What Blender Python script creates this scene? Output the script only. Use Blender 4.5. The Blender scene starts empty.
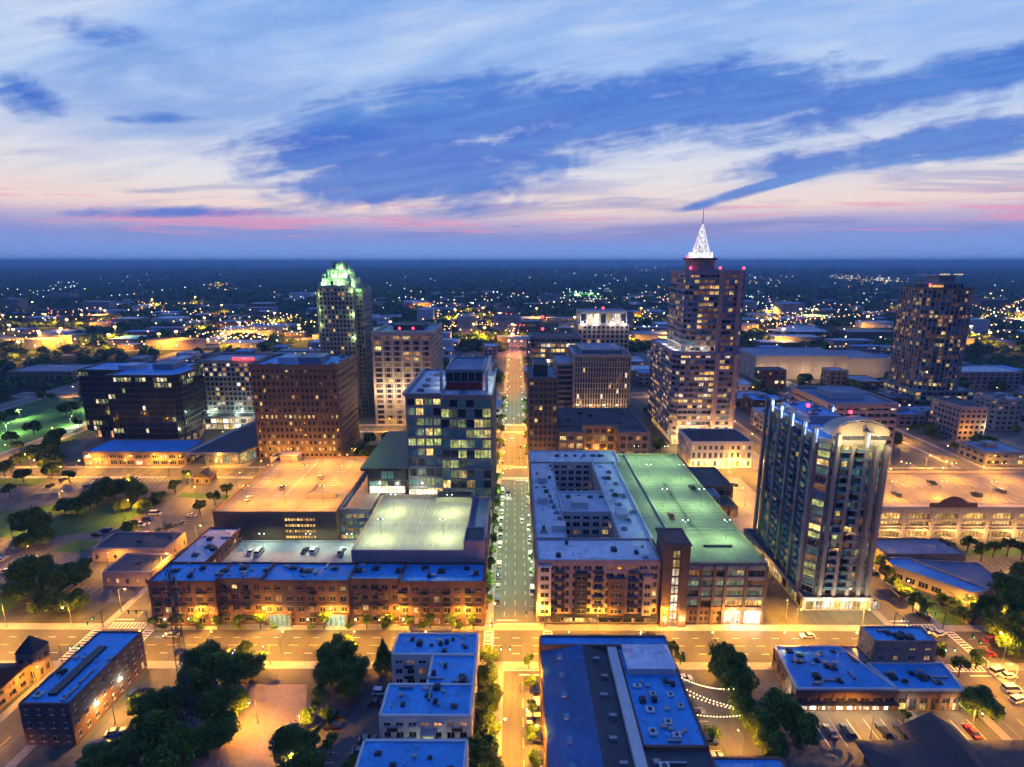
# City at dusk seen from the air: camera, sky and exposure first, then the ground, buildings, trees, lamps, cars
import bpy, math, random
import numpy as np
R_ = math.radians
sc = bpy.context.scene
COL = sc.collection
rnd = random.Random(7)

# ------------------------------------------------------------------ camera
CAMZ, FPX, PITCH = 120.0, 560.0, R_(12.3)
cam = bpy.data.cameras.new('camera')
camo = bpy.data.objects.new('camera', cam)
COL.objects.link(camo)
camo.location = (0, 0, CAMZ)
camo.rotation_euler = (R_(90) - PITCH, 0, R_(0.2))
cam.sensor_width = 36
cam.lens = 36 * FPX / 1024
cam.clip_start = 1
cam.clip_end = 200000
sc.camera = camo

def at(px, py, z=0.0):
    """world point at height z that lies in the direction of a photograph pixel"""
    x = (px - 513.5) / FPX
    v = (383.5 - py) / FPX
    dy = math.cos(PITCH) + v * math.sin(PITCH)
    dz = -math.sin(PITCH) + v * math.cos(PITCH)
    t = (z - CAMZ) / dz
    return (x * t, dy * t, z)

# ------------------------------------------------------------------ render / exposure
sc.view_settings.view_transform = 'Standard'
sc.view_settings.look = 'None'
sc.view_settings.exposure = 0
sc.view_settings.gamma = 1
cy = sc.cycles
cy.use_denoising = True
cy.use_adaptive_sampling = True
cy.adaptive_threshold = .06
cy.adaptive_min_samples = 12
cy.max_bounces = 3
cy.diffuse_bounces = 2
cy.glossy_bounces = 2
cy.transmission_bounces = 2
cy.volume_bounces = 0
cy.sample_clamp_indirect = 3
cy.caustics_reflective = False
cy.caustics_refractive = False

# ------------------------------------------------------------------ node helper
class N:
    def __init__(s, nt):
        s.nt = nt
    def new(s, t, **kw):
        n = s.nt.nodes.new(t)
        for k, v in kw.items():
            setattr(n, k, v)
        return n
    def put(s, sock, v):
        if hasattr(v, 'is_output') or isinstance(v, bpy.types.NodeSocket):
            s.nt.links.new(v, sock)
        else:
            sock.default_value = v
    def m(s, op, a, b=0.0, c=0.0, clamp=False):
        n = s.new('ShaderNodeMath', operation=op, use_clamp=clamp)
        s.put(n.inputs[0], a); s.put(n.inputs[1], b); s.put(n.inputs[2], c)
        return n.outputs[0]
    def vec(s, x, y, z):
        n = s.new('ShaderNodeCombineXYZ')
        s.put(n.inputs[0], x); s.put(n.inputs[1], y); s.put(n.inputs[2], z)
        return n.outputs[0]
    def noise(s, v, scale, detail=4, rough=0.5, dist=0.0):
        n = s.new('ShaderNodeTexNoise')
        if v is not None: s.put(n.inputs['Vector'], v)
        n.inputs['Scale'].default_value = scale
        n.inputs['Detail'].default_value = detail
        n.inputs['Roughness'].default_value = rough
        n.inputs['Distortion'].default_value = dist
        return n.outputs[0]
    def mix(s, f, a, b, t='MIX'):
        n = s.new('ShaderNodeMix', data_type='RGBA', blend_type=t)
        s.put(n.inputs[0], f); s.put(n.inputs[6], a); s.put(n.inputs[7], b)
        return n.outputs[2]
    def ramp(s, f, stops, interp='LINEAR'):
        n = s.new('ShaderNodeValToRGB')
        n.color_ramp.interpolation = interp
        e = n.color_ramp.elements
        while len(e) < len(stops): e.new(0.5)
        for el, (p, c) in zip(e, stops):
            el.position = p
            el.color = c if len(c) == 4 else (*c, 1)
        s.put(n.inputs[0], f)
        return n.outputs[0]
    def mapr(s, v, a, b, c=0.0, d=1.0, smooth=True):
        n = s.new('ShaderNodeMapRange', interpolation_type='SMOOTHSTEP' if smooth else 'LINEAR')
        s.put(n.inputs[0], v)
        for i, q in enumerate((a, b, c, d)): n.inputs[1 + i].default_value = q
        return n.outputs[0]

def lin(r, g, b):
    f = lambda c: (c / 255 / 12.92) if c / 255 <= .04045 else ((c / 255 + .055) / 1.055) ** 2.4
    return (f(r), f(g), f(b), 1)

# ------------------------------------------------------------------ dusk sky
w = bpy.data.worlds.new('World')
sc.world = w
w.use_nodes = True
w.node_tree.nodes.clear()
n = N(w.node_tree)
tc = n.new('ShaderNodeTexCoord')
sp = n.new('ShaderNodeSeparateXYZ')
n.put(sp.inputs[0], tc.outputs['Generated'])
dx, dy, dz = sp.outputs
ys = n.m('MAXIMUM', dy, 0.05)
u = n.m('DIVIDE', dx, ys)
v = n.m('DIVIDE', dz, ys)
front = n.mapr(dy, -0.1, 0.55)
zz = n.m('MAXIMUM', dz, 0.0)
el = n.m('MULTIPLY', n.m('ARCSINE', n.m('MINIMUM', zz, 1.0)), 180 / math.pi / 90)   # 0..1 = 0..90 degrees
P = n.vec(n.m('DIVIDE', dx, n.m('ADD', zz, .10)), n.m('DIVIDE', dy, n.m('ADD', zz, .10)), 0.0)
wob = n.noise(n.vec(n.m('MULTIPLY', u, 2.5), n.m('MULTIPLY', v, 18.0), 0.3), 1.0, 4, .55)
elw = n.m('ADD', el, n.m('MULTIPLY', n.m('SUBTRACT', wob, .5), .022))
d = 1 / 90.
base = n.ramp(elw, [(0, lin(128, 168, 240)), (1.4 * d, lin(130, 160, 230)), (2.6 * d, lin(142, 154, 216)), (3.8 * d, lin(196, 182, 214)),
                    (4.9 * d, lin(244, 220, 214)), (7.5 * d, lin(232, 228, 232)), (12 * d, lin(194, 213, 244)), (17 * d, lin(166, 197, 243)),
                    (24 * d, lin(124, 172, 238)), (32 * d, (.07, .25, .82)), (50 * d, (.055, .19, .84)), (1.0, (.05, .175, .80))])
# bluish low streaks and thin veils
st = n.noise(n.vec(n.m('MULTIPLY', u, 2.2), n.m('MULTIPLY', n.m('SUBTRACT', v, n.m('MULTIPLY', u, .03)), 26.0), 1.7), 1.0, 6, .6, .3)
lowband = n.m('MULTIPLY', n.mapr(el, 1.5 * d, 3 * d), n.mapr(el, 5 * d, 11 * d, 1.0, 0.0))
stm = n.m('MULTIPLY', n.mapr(st, .50, .66), lowband)
col = n.mix(n.m('MULTIPLY', stm, .55), base, lin(118, 132, 200))
st2 = n.noise(n.vec(n.m('MULTIPLY', u, 2.8), n.m('MULTIPLY', v, 52.0), 8.1), 1.0, 6, .6, .4)
pk = n.m('MULTIPLY', n.mapr(st2, .5, .62), n.m('MULTIPLY', n.mapr(el, 1.9 * d, 2.8 * d), n.mapr(el, 4.4 * d, 6.5 * d, 1.0, 0.0)))
col = n.mix(n.m('MULTIPLY', pk, .6), col, lin(236, 152, 188))
veil = n.noise(n.vec(n.m('ADD', n.m('MULTIPLY', u, 1.6), n.m('MULTIPLY', v, 1.5)), n.m('SUBTRACT', n.m('MULTIPLY', v, 8.0), n.m('MULTIPLY', u, 1.5)), 4.2), 1.0, 9, .62, .4)
vm = n.m('MULTIPLY', n.mapr(veil, .44, .72), n.mapr(el, 5 * d, 9 * d))
col = n.mix(n.m('MULTIPLY', vm, .6), col, lin(226, 232, 246))
nst = n.noise(n.vec(n.m('MULTIPLY', u, 3.0), n.m('SUBTRACT', n.m('MULTIPLY', v, 34.0), n.m('MULTIPLY', u, 5.5)), 6.5), 1.0, 8, .62, .5)
vm2 = n.m('MULTIPLY', n.mapr(veil, .52, .30), n.m('MULTIPLY', n.mapr(el, 5 * d, 10 * d), n.mapr(u, .5, -.7, .45, 1.0)))
col = n.mix(n.m('MULTIPLY', vm2, .6), col, lin(92, 142, 218))
vs = n.mapr(nst, .47, .68)
col = n.mix(n.m('MULTIPLY', n.m('MULTIPLY', vs, n.mapr(el, 4 * d, 8 * d)), .16), col, lin(86, 138, 220))
# the large dark cloud bank, laid out by compass direction and height above the horizon
def uv(px, py):
    x, y, z = at(px, py, 50.0) if py > 262 else (None,) * 3
    a = (px - 513.5) / FPX; b = (383.5 - py) / FPX
    yy = math.cos(PITCH) + b * math.sin(PITCH)
    return a / yy, (-math.sin(PITCH) + b * math.cos(PITCH)) / yy
nz = n.noise(n.vec(n.m('MULTIPLY', n.m('ADD', u, v), 3.2), n.m('SUBTRACT', n.m('MULTIPLY', v, 13.0), n.m('MULTIPLY', u, 2.2)), 2.0), 1.0, 10, .64, .5)
nf = n.noise(n.vec(n.m('MULTIPLY', u, 14.0), n.m('MULTIPLY', v, 24.0), 5.0), 1.0, 8, .6, .8)
dist = n.m('ADD', n.m('ADD', n.m('MULTIPLY', n.m('SUBTRACT', nz, .5), 2.7), n.m('MULTIPLY', n.m('SUBTRACT', nst, .5), 2.2)), n.m('MULTIPLY', n.m('SUBTRACT', nf, .5), 1.5))
ells = [(400, 158, 140, 42, 0.0, 1.1), (330, 158, 80, 26, -.1, .9), (480, 132, 120, 42, .1, 1.1), (600, 118, 130, 30, .05, .95), (705, 95, 90, 36, .15, .8), (745, 105, 120, 34, .1, .95),
        (880, 100, 150, 22, .22, .95), (980, 75, 90, 20, .3, .9), (830, 155, 110, 14, .15, .85), (960, 140, 110, 18, .12, .9),
        (750, 190, 60, 5, .28, .9), (28, 98, 38, 18, -.15, .8), (100, 30, 60, 12, -.1, .55), (180, 212, 130, 6, 0, .6), (160, 118, 60, 7, 0, .4)]
cm = None
for (ex, ey, rx, ry, tilt, amp) in ells:
    cu, cv = uv(ex, ey)
    ru, rv = rx / FPX, ry / FPX
    a = n.m('SUBTRACT', u, cu); b = n.m('SUBTRACT', n.m('SUBTRACT', v, cv), n.m('MULTIPLY', a, tilt))
    r2 = n.m('ADD', n.m('POWER', n.m('ABSOLUTE', n.m('DIVIDE', a, ru)), 2.0), n.m('POWER', n.m('ABSOLUTE', n.m('DIVIDE', b, rv)), 2.0))
    g = n.m('SUBTRACT', 1.0, n.m('MULTIPLY', r2, .75))
    g = n.m('ADD', g, amp - 1.0)
    cm = g if cm is None else n.m('SMOOTH_MAX', cm, g, .3)
cmask = n.mapr(n.m('ADD', cm, dist), -.4, .85)
cmask = n.m('MULTIPLY', cmask, front)
shade = n.mix(n.mapr(nst, .3, .75), lin(36, 98, 204), lin(84, 138, 216))
col = n.mix(n.m('MULTIPLY', cmask, .88), col, shade)
# the sky behind the camera has lost the glow
back = n.ramp(el, [(0, lin(58, 62, 120)), (20 * d, (.06, .11, .40)), (50 * d, (.05, .16, .68)), (1, (.05, .175, .80))])
col = n.mix(n.mapr(dy, -.25, .35), back, col)
below = n.mapr(dz, -.02, 0.0, 0.0, 1.0)
col = n.mix(below, lin(14, 24, 70), col)
bg = n.new('ShaderNodeBackground')
n.put(bg.inputs[0], col)
bg.inputs[1].default_value = 1.0
out = n.new('ShaderNodeOutputWorld')
n.put(out.inputs[0], bg.outputs[0])
# last light of the sun that has set beyond the horizon: faint, warm, very low
w.cycles.sampling_method = 'MANUAL'
w.cycles.sample_map_resolution = 512

# ------------------------------------------------------------------ materials
MATS = {}
def mat(name, color, rough=.8, var=.25, scale=.3, bump=0.0, metal=0.0, spec=.4, scale2=None):
    if name in MATS: return MATS[name]
    m = bpy.data.materials.new(name)
    m.use_nodes = True
    nt = m.node_tree
    nt.nodes.clear()
    k = N(nt)
    geo = k.new('ShaderNodeNewGeometry')
    b = k.new('ShaderNodeBsdfPrincipled')
    f = k.noise(geo.outputs['Position'], scale, 5, .6)
    f2 = k.noise(geo.outputs['Position'], scale2 or scale * 9, 3, .6)
    t = k.m('ADD', k.m('MULTIPLY', f, .65), k.m('MULTIPLY', f2, .35))
    t = k.mapr(t, .3, .7, smooth=False)
    lo = tuple(c * (1 - var) for c in color) + (1,)
    hi = tuple(min(1, c * (1 + var)) for c in color) + (1,)
    k.put(b.inputs['Base Color'], k.mix(t, lo, hi))
    b.inputs['Roughness'].default_value = rough
    b.inputs['Metallic'].default_value = metal
    b.inputs['Specular IOR Level'].default_value = spec
    if bump:
        bp = k.new('ShaderNodeBump'); bp.inputs['Strength'].default_value = bump
        k.put(bp.inputs['Height'], f2); k.put(b.inputs['Normal'], bp.outputs[0])
    o = k.new('ShaderNodeOutputMaterial'); k.put(o.inputs[0], b.outputs[0])
    MATS[name] = m
    return m

def roofmat(name, color):
    # membrane roof: seams every few metres, dried puddle stains, patches
    m = bpy.data.materials.new(name); m.use_nodes = True
    nt = m.node_tree; nt.nodes.clear(); k = N(nt)
    geo = k.new('ShaderNodeNewGeometry'); pos = geo.outputs['Position']
    s = k.new('ShaderNodeSeparateXYZ'); k.put(s.inputs[0], pos)
    n1 = k.noise(pos, .16, 6, .65, .6); n2 = k.noise(pos, .9, 5, .65); n3 = k.noise(pos, .05, 3, .5)
    seam = k.mapr(k.m('PINGPONG', k.m('ADD', s.outputs[0], k.m('MULTIPLY', n2, .3)), 1.5), 0.0, .12, 1.0, 0.0)
    seam2 = k.mapr(k.m('PINGPONG', s.outputs[1], 4.7), 0.0, .12, 1.0, 0.0)
    c = tuple(color) + (1,); dk = tuple(q * .42 for q in color) + (1,); lt = (min(1, color[0] * 1.7 + .05), min(1, color[1] * 1.35 + .02), min(1, color[2] * 1.15), 1)
    a = k.mix(k.mapr(n2, .35, .65), tuple(q * .8 for q in color) + (1,), c)
    a = k.mix(k.m('MULTIPLY', k.mapr(n1, .52, .66), .55), a, lt)
    a = k.mix(k.m('MULTIPLY', k.mapr(n1, .45, .36), .6), a, dk)
    a = k.mix(k.m('MULTIPLY', k.mapr(n3, .6, .5, 0, 1), .25), a, dk)
    a = k.mix(k.m('MULTIPLY', k.m('MAXIMUM', seam, seam2), .22), a, dk)
    b = k.new('ShaderNodeBsdfPrincipled'); k.put(b.inputs['Base Color'], a)
    k.put(b.inputs['Roughness'], k.mapr(n1, .3, .6, .3, .75))
    o = k.new('ShaderNodeOutputMaterial'); k.put(o.inputs[0], b.outputs[0]); MATS[name] = m
    return m

def groundmat(name, color, cell=14.0, amt=.55):
    # worn ground: repair patches, oil and tyre stains, fine grain
    m = bpy.data.materials.new(name); m.use_nodes = True
    nt = m.node_tree; nt.nodes.clear(); k = N(nt)
    geo = k.new('ShaderNodeNewGeometry'); pos = geo.outputs['Position']
    s = k.new('ShaderNodeSeparateXYZ'); k.put(s.inputs[0], pos)
    vr = k.new('ShaderNodeTexVoronoi', distance='CHEBYCHEV'); k.put(vr.inputs['Vector'], pos); vr.inputs['Scale'].default_value = 1.0 / cell
    vsep = k.new('ShaderNodeSeparateColor'); k.put(vsep.inputs[0], vr.outputs['Color'])
    n1 = k.noise(pos, .10, 6, .65, .8); n2 = k.noise(pos, 1.4, 4, .7)
    str1 = k.noise(k.vec(k.m('MULTIPLY', s.outputs[0], .9), k.m('MULTIPLY', s.outputs[1], .06), 0.0), 1.0, 4, .6)
    f = k.m('ADD', k.m('MULTIPLY', k.mapr(n1, .3, .7), .45), k.m('ADD', k.m('MULTIPLY', vsep.outputs[0], .25), k.m('ADD', k.m('MULTIPLY', k.mapr(n2, .3, .7), .15), k.m('MULTIPLY', k.mapr(str1, .35, .65), .15))))
    a = k.mix(f, tuple(q * (1 - amt) for q in color) + (1,), tuple(q * (1 + amt) for q in color) + (1,))
    sp_ = k.noise(pos, .45, 4, .7)
    a = k.mix(k.m('MULTIPLY', k.mapr(sp_, .62, .72), .5), a, tuple(q * .35 for q in color) + (1,))
    b = k.new('ShaderNodeBsdfPrincipled'); k.put(b.inputs['Base Color'], a); b.inputs['Specular IOR Level'].default_value = .35
    k.put(b.inputs['Roughness'], k.mapr(n1, .3, .7, .5, .95))
    o = k.new('ShaderNodeOutputMaterial'); k.put(o.inputs[0], b.outputs[0]); MATS[name] = m
    return m

def brick(name, c1, c2, mortar, scale=1.0):
    m = bpy.data.materials.new(name); m.use_nodes = True
    nt = m.node_tree; nt.nodes.clear(); k = N(nt)
    geo = k.new('ShaderNodeNewGeometry'); s = k.new('ShaderNodeSeparateXYZ'); k.put(s.inputs[0], geo.outputs['Position'])
    vv = k.vec(k.m('ADD', s.outputs[0], s.outputs[1]), s.outputs[2], 0.0)
    t = k.new('ShaderNodeTexBrick'); k.put(t.inputs['Vector'], vv)
    t.inputs['Color1'].default_value = (*c1, 1); t.inputs['Color2'].default_value = (*c2, 1); t.inputs['Mortar'].default_value = (*mortar, 1)
    t.inputs['Scale'].default_value = scale; t.inputs['Mortar Size'].default_value = .03
    b = k.new('ShaderNodeBsdfPrincipled'); b.inputs['Roughness'].default_value = .85
    st = k.noise(geo.outputs['Position'], .25, 5, .6)
    k.put(b.inputs['Base Color'], k.mix(k.mapr(st, .35, .7), t.outputs[0], k.mix(.5, t.outputs[0], (*[c * .5 for c in c1], 1))))
    o = k.new('ShaderNodeOutputMaterial'); k.put(o.inputs[0], b.outputs[0])
    MATS[name] = m
    return m

def emit(name, color, strength, var=.6, scale=.45, inside=True):
    m = bpy.data.materials.new(name); m.use_nodes = True
    nt = m.node_tree; nt.nodes.clear(); k = N(nt)
    b = k.new('ShaderNodeBsdfPrincipled')
    b.inputs['Base Color'].default_value = (.05, .05, .05, 1); b.inputs['Roughness'].default_value = .2
    b.inputs['Emission Color'].default_value = (*color, 1)
    if inside:
        geo = k.new('ShaderNodeNewGeometry')
        f = k.noise(geo.outputs['Position'], scale, 2, .5)
        f2 = k.noise(geo.outputs['Position'], scale * 5, 2, .5)
        g = k.m('MULTIPLY', k.mapr(f, .35, .65, 1 - var, 1 + var * .5), k.mapr(f2, .3, .7, .55, 1.25))
        oi = k.new('ShaderNodeObjectInfo')
        g = k.m('MULTIPLY', g, k.mapr(oi.outputs['Random'], 0, 1, .45, 1.5))
        tx = k.new('ShaderNodeSeparateXYZ'); k.put(tx.inputs[0], geo.outputs['Position'])
        bl = k.m('FRACT', k.m('MULTIPLY', k.m('ADD', tx.outputs[0], tx.outputs[1]), .61))
        g = k.m('MULTIPLY', g, k.mapr(bl, .25, .45, .62, 1.12))
        k.put(b.inputs['Emission Color'], k.mix(k.mapr(k.noise(geo.outputs['Position'], .8, 1, .5), .35, .65), (color[0], color[1] * .8, color[2] * .6, 1), (color[0], min(1, color[1] * 1.15), min(1, color[2] * 1.5), 1)))
        k.put(b.inputs['Emission Strength'], k.m('MULTIPLY', g, strength))
    else:
        b.inputs['Emission Strength'].default_value = strength
    o = k.new('ShaderNodeOutputMaterial'); k.put(o.inputs[0], b.outputs[0])
    m.cycles.emission_sampling = 'NONE'
    MATS[name] = m
    return m

groundmat('asphalt', (.085, .08, .078))
groundmat('asphalt_old', (.115, .108, .10))
mat('concrete', (.30, .285, .27), .85, .25, .1)
groundmat('concrete_deck', (.24, .215, .17), 9.0, .45)
mat('concrete_pale', (.40, .385, .36), .8, .3, .1)
groundmat('paving', (.135, .125, .11), 7.0, .6)
groundmat('city_ground', (.085, .085, .065), 12.0, .8)
mat('gravel', (.30, .23, .19), .95, .35, .12, bump=.4, scale2=.9)
mat('lawn', (.06, .14, .03), .95, .4, .1)
mat('paint_white', (.75, .74, .7), .6, .15, .8)
mat('paint_yellow', (.7, .5, .08), .6, .15, .8)
roofmat('roof_white', (.84, .86, .88))
roofmat('roof_pale', (.54, .62, .70))
roofmat('roof_dusk_navy', (.02, .13, .34))  # darker roof, blue of the dusk sky likewise put into its colour
roofmat('roof_dusk_blue', (.06, .40, .84))  # blue light of the dusk sky mixed into a grey roof's colour
roofmat('roof_grey', (.30, .38, .50))
roofmat('roof_mid', (.13, .21, .34))
mat('roof_dark', (.075, .075, .085), .75, .35, .15)
mat('shingle', (.06, .055, .06), .85, .3, .6)
mat('tan_stone', (.46, .40, .33), .75, .12, .2)
mat('violet_stone', (.27, .24, .31), .6, .14, .2)
mat('grey_stone', (.28, .265, .26), .7, .14, .2)
mat('brown_stone', (.23, .15, .095), .75, .15, .25)
mat('beige', (.45, .38, .30), .8, .12, .2)
mat('white_wall', (.66, .62, .57), .75, .1, .2)
mat('pink_wall', (.42, .31, .29), .8, .12, .2)
mat('dark_metal', (.06, .065, .075), .4, .15, .5, metal=.4)
mat('grey_metal', (.30, .31, .33), .45, .15, .5, metal=.5)
mat('galvanised', (.5, .5, .5), .45, .15, 1, metal=.6)
mat('bronze', (.085, .06, .045), .4, .15, .5, metal=.4)
mat('dark_panel', (.05, .055, .065), .35, .2, .3)
mat('red_panel', (.35, .045, .035), .6, .15, .4)
mat('rubber', (.02, .02, .02), .8, .1, 1)
mat('bark', (.085, .06, .045), .9, .3, 2)
mat('leaf_dark', (.065, .12, .02), .85, .45, .35, spec=.2, scale2=2.0)
mat('leaf_mid', (.10, .18, .03), .85, .45, .35, spec=.2, scale2=2.0)
mat('leaf_light', (.16, .22, .04), .85, .45, .35, spec=.2, scale2=2.0)
mat('forest', (.04, .065, .04), .95, .5, .01, spec=.1, scale2=.15)
mat('far_ground', (.028, .04, .026), .95, .6, .0012, spec=.05, scale2=.02)
brick('brick_red', (.16, .065, .042), (.20, .085, .052), (.24, .2, .17), 1.0)
brick('brick_brown', (.16, .075, .05), (.20, .10, .065), (.24, .2, .17), 1.0)
brick('brick_tan', (.34, .22, .14), (.38, .26, .17), (.35, .3, .25), 1.0)
# glass that is dark inside
g = bpy.data.materials.new('glass'); g.use_nodes = True
gb = g.node_tree.nodes['Principled BSDF']
gb.inputs['Base Color'].default_value = (.02, .028, .04, 1); gb.inputs['Roughness'].default_value = .12; gb.inputs['Specular IOR Level'].default_value = .8
MATS['glass'] = g
mat('glass_blue', (.10, .24, .34), .15, .3, .3, spec=.9)  # tint lightened so the colour carries reflected dusk light
mat('glass_green', (.15, .36, .32), .15, .3, .3, spec=.9)  # likewise, with reflected green deck light in the colour
emit('warm', (1, .50, .16), .75)
emit('yellow', (1, .72, .22), .95)
emit('dim', (.9, .42, .14), .16)
emit('white', (1, .82, .52), 1.5)
emit('bright', (1, .9, .62), 2.6, .35)
emit('green', (.72, .80, .24), .6)
emit('palegreen', (.55, .75, .45), .25)
emit('deepgold', (1, .55, .12), 1.6, .4)
emit('garage_green', (.60, .92, .50), 1.1, .2)
emit('garage_warm', (1, .55, .14), .95, .5, .35)
emit('teal_sheen', (.14, .42, .40), .26)  # faint pane glow standing in for blue-green reflections
emit('bluewhite', (.42, .6, 1), 4.0, .2)
emit('spire_glow', (.80, .76, 1), 1.6, .25, .5)  # lamplight falling on the spire, put into its own glow
emit('spire_core_glow', (.7, .7, 1), 1.0, .5, .6)  # glow inside the lattice, also in place of lamplight
emit('crown_green', (.45, .95, .38), .85, .6, .25)
emit('sodium_bulb', (1, .55, .18), 30, inside=False)
emit('white_bulb', (.95, 1, .8), 30, inside=False)
emit('warm_bulb', (1, .75, .4), 14, inside=False)
emit('red_bulb', (1, .02, .05), 14, inside=False)
emit('green_bulb', (.1, 1, .45), 14, inside=False)
emit('head_bulb', (1, .95, .85), 10, inside=False)
emit('tail_bulb', (1, .03, .02), 3, inside=False)
emit('sign_red', (1, .06, .08), 2.5, inside=False)
emit('far_orange', (1, .48, .14), 9, inside=False)
emit('far_white', (.8, .9, 1), 7, inside=False)
emit('far_yellow', (1, .72, .3), 8, inside=False)
emit('far_green', (.5, 1, .5), 6, inside=False)
emit('far_red', (1, .1, .1), 8, inside=False)

# ------------------------------------------------------------------ mesh builder
class MB:
    def __init__(s): s.v = []; s.f = []; s.m = []
    def poly(s, pts, mi=0):
        b = len(s.v); s.v += [tuple(p) for p in pts]; s.f.append(tuple(range(b, b + len(pts)))); s.m.append(mi)
    def box(s, x0, x1, y0, y1, z0, z1, mi=0):
        b = len(s.v)
        s.v += [(x0, y0, z0), (x1, y0, z0), (x1, y1, z0), (x0, y1, z0), (x0, y0, z1), (x1, y0, z1), (x1, y1, z1), (x0, y1, z1)]
        for q in ((0, 3, 2, 1), (4, 5, 6, 7), (0, 1, 5, 4), (1, 2, 6, 5), (2, 3, 7, 6), (3, 0, 4, 7)):
            s.f.append(tuple(b + i for i in q)); s.m.append(mi)
    def obox(s, p, u, nn, u0, u1, d0, d1, z0, z1, mi=0):
        b = len(s.v)
        for z in (z0, z1):
            for (a, d) in ((u0, d1), (u1, d1), (u1, d0), (u0, d0)):
                s.v.append((p[0] + u[0] * a + nn[0] * d, p[1] + u[1] * a + nn[1] * d, z))
        for q in ((0, 3, 2, 1), (4, 5, 6, 7), (0, 1, 5, 4), (1, 2, 6, 5), (2, 3, 7, 6), (3, 0, 4, 7)):
            s.f.append(tuple(b + i for i in q)); s.m.append(mi)
    def prism(s, pts, z0, z1, mi=0, topmi=None):
        k = len(pts); b = len(s.v)
        s.v += [(p[0], p[1], z0) for p in pts] + [(p[0], p[1], z1) for p in pts]
        s.f.append(tuple(range(b + k - 1, b - 1, -1))); s.m.append(mi)
        s.f.append(tuple(range(b + k, b + 2 * k))); s.m.append(mi if topmi is None else topmi)
        for i in range(k):
            j = (i + 1) % k
            s.f.append((b + i, b + j, b + k + j, b + k + i)); s.m.append(mi)
    def tube(s, p, q, r0, r1=None, seg=6, mi=0):
        r1 = r0 if r1 is None else r1
        p = np.array(p, float); q = np.array(q, float); d = q - p; d /= (np.linalg.norm(d) + 1e-9)
        a = np.cross(d, (0, 0, 1)) if abs(d[2]) < .95 else np.cross(d, (1, 0, 0)); a /= np.linalg.norm(a); c = np.cross(d, a)
        b = len(s.v)
        for (o, r) in ((p, r0), (q, r1)):
            for i in range(seg):
                t = 2 * math.pi * i / seg
                s.v.append(tuple(o + a * math.cos(t) * r + c * math.sin(t) * r))
        for i in range(seg):
            j = (i + 1) % seg
            s.f.append((b + i, b + j, b + seg + j, b + seg + i)); s.m.append(mi)
        s.f.append(tuple(range(b + seg - 1, b - 1, -1))); s.m.append(mi)
        s.f.append(tuple(range(b + seg, b + 2 * seg))); s.m.append(mi)
    def ball(s, c, r, mi=0, seg=6, rings=4, sz=1.0):
        b = len(s.v)
        s.v.append((c[0], c[1], c[2] - r * sz)); 
        for i in range(1, rings):
            ph = -math.pi / 2 + math.pi * i / rings
            for j in range(seg):
                t = 2 * math.pi * j / seg
                s.v.append((c[0] + r * math.cos(ph) * math.cos(t), c[1] + r * math.cos(ph) * math.sin(t), c[2] + r * sz * math.sin(ph)))
        s.v.append((c[0], c[1], c[2] + r * sz)); e = len(s.v) - 1
        for j in range(seg):
            k = (j + 1) % seg
            s.f.append((b, b + 1 + k, b + 1 + j)); s.m.append(mi)
            for i in range(rings - 2):
                o = b + 1 + i * seg
                s.f.append((o + j, o + k, o + seg + k, o + seg + j)); s.m.append(mi)
            o = b + 1 + (rings - 2) * seg
            s.f.append((o + j, o + k, e)); s.m.append(mi)
    def mesh(s, name, mats, off=(0, 0, 0)):
        me = bpy.data.meshes.new(name)
        vs = s.v if off == (0, 0, 0) else [(a - off[0], b - off[1], c - off[2]) for a, b, c in s.v]
        me.from_pydata(vs, [], s.f)
        for m in (mats if isinstance(mats, (list, tuple)) else [mats]):
            me.materials.append(MATS[m] if isinstance(m, str) else m)
        if any(s.m): me.polygons.foreach_set('material_index', s.m)
        me.update()
        return me
    def build(s, name, mats, parent=None, off=(0, 0, 0), loc=None):
        o = bpy.data.objects.new(name, s.mesh(name, mats, off))
        COL.objects.link(o)
        if parent: o.parent = parent
        if loc: o.location = loc
        return o

def obj(name, me, parent=None, loc=(0, 0, 0), rz=0.0, s=None):
    o = bpy.data.objects.new(name, me); COL.objects.link(o)
    if parent: o.parent = parent
    o.location = loc
    if rz: o.rotation_euler[2] = rz
    if s: o.scale = s
    return o

LAB = []           # (object, label stem, x, y) whose labels are made distinct at the end
def tag(o, label, cat, group=None, auto=None):
    o['label'] = label; o['category'] = cat
    if group: o['group'] = group
    if auto is not None: LAB.append((o, auto))
    return o
def empty(name, label, cat, loc, rz=0.0, group=None, auto=None):
    o = bpy.data.objects.new(name, None); COL.objects.link(o)
    o.empty_display_size = .1
    o.location = loc; o.rotation_euler[2] = rz
    return tag(o, label, cat, group, auto)
def struct(name, mb, mats):
    o = mb.build(name, mats); o['kind'] = 'structure'; return o
def copy_thing(src, loc, rz=0.0, s=None, label=None, cat=None, group=None, auto=None, slot0=None):
    c = src.copy(); COL.objects.link(c); c.location = loc; c.rotation_euler = (0, 0, rz)
    if s: c.scale = (s, s, s) if not isinstance(s, tuple) else s
    for ch in src.children:
        d = ch.copy(); COL.objects.link(d); d.parent = c
        for g in ch.children:
            e = g.copy(); COL.objects.link(e); e.parent = d
    if label: tag(c, label, cat or src['category'], group, auto)
    return c

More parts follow.
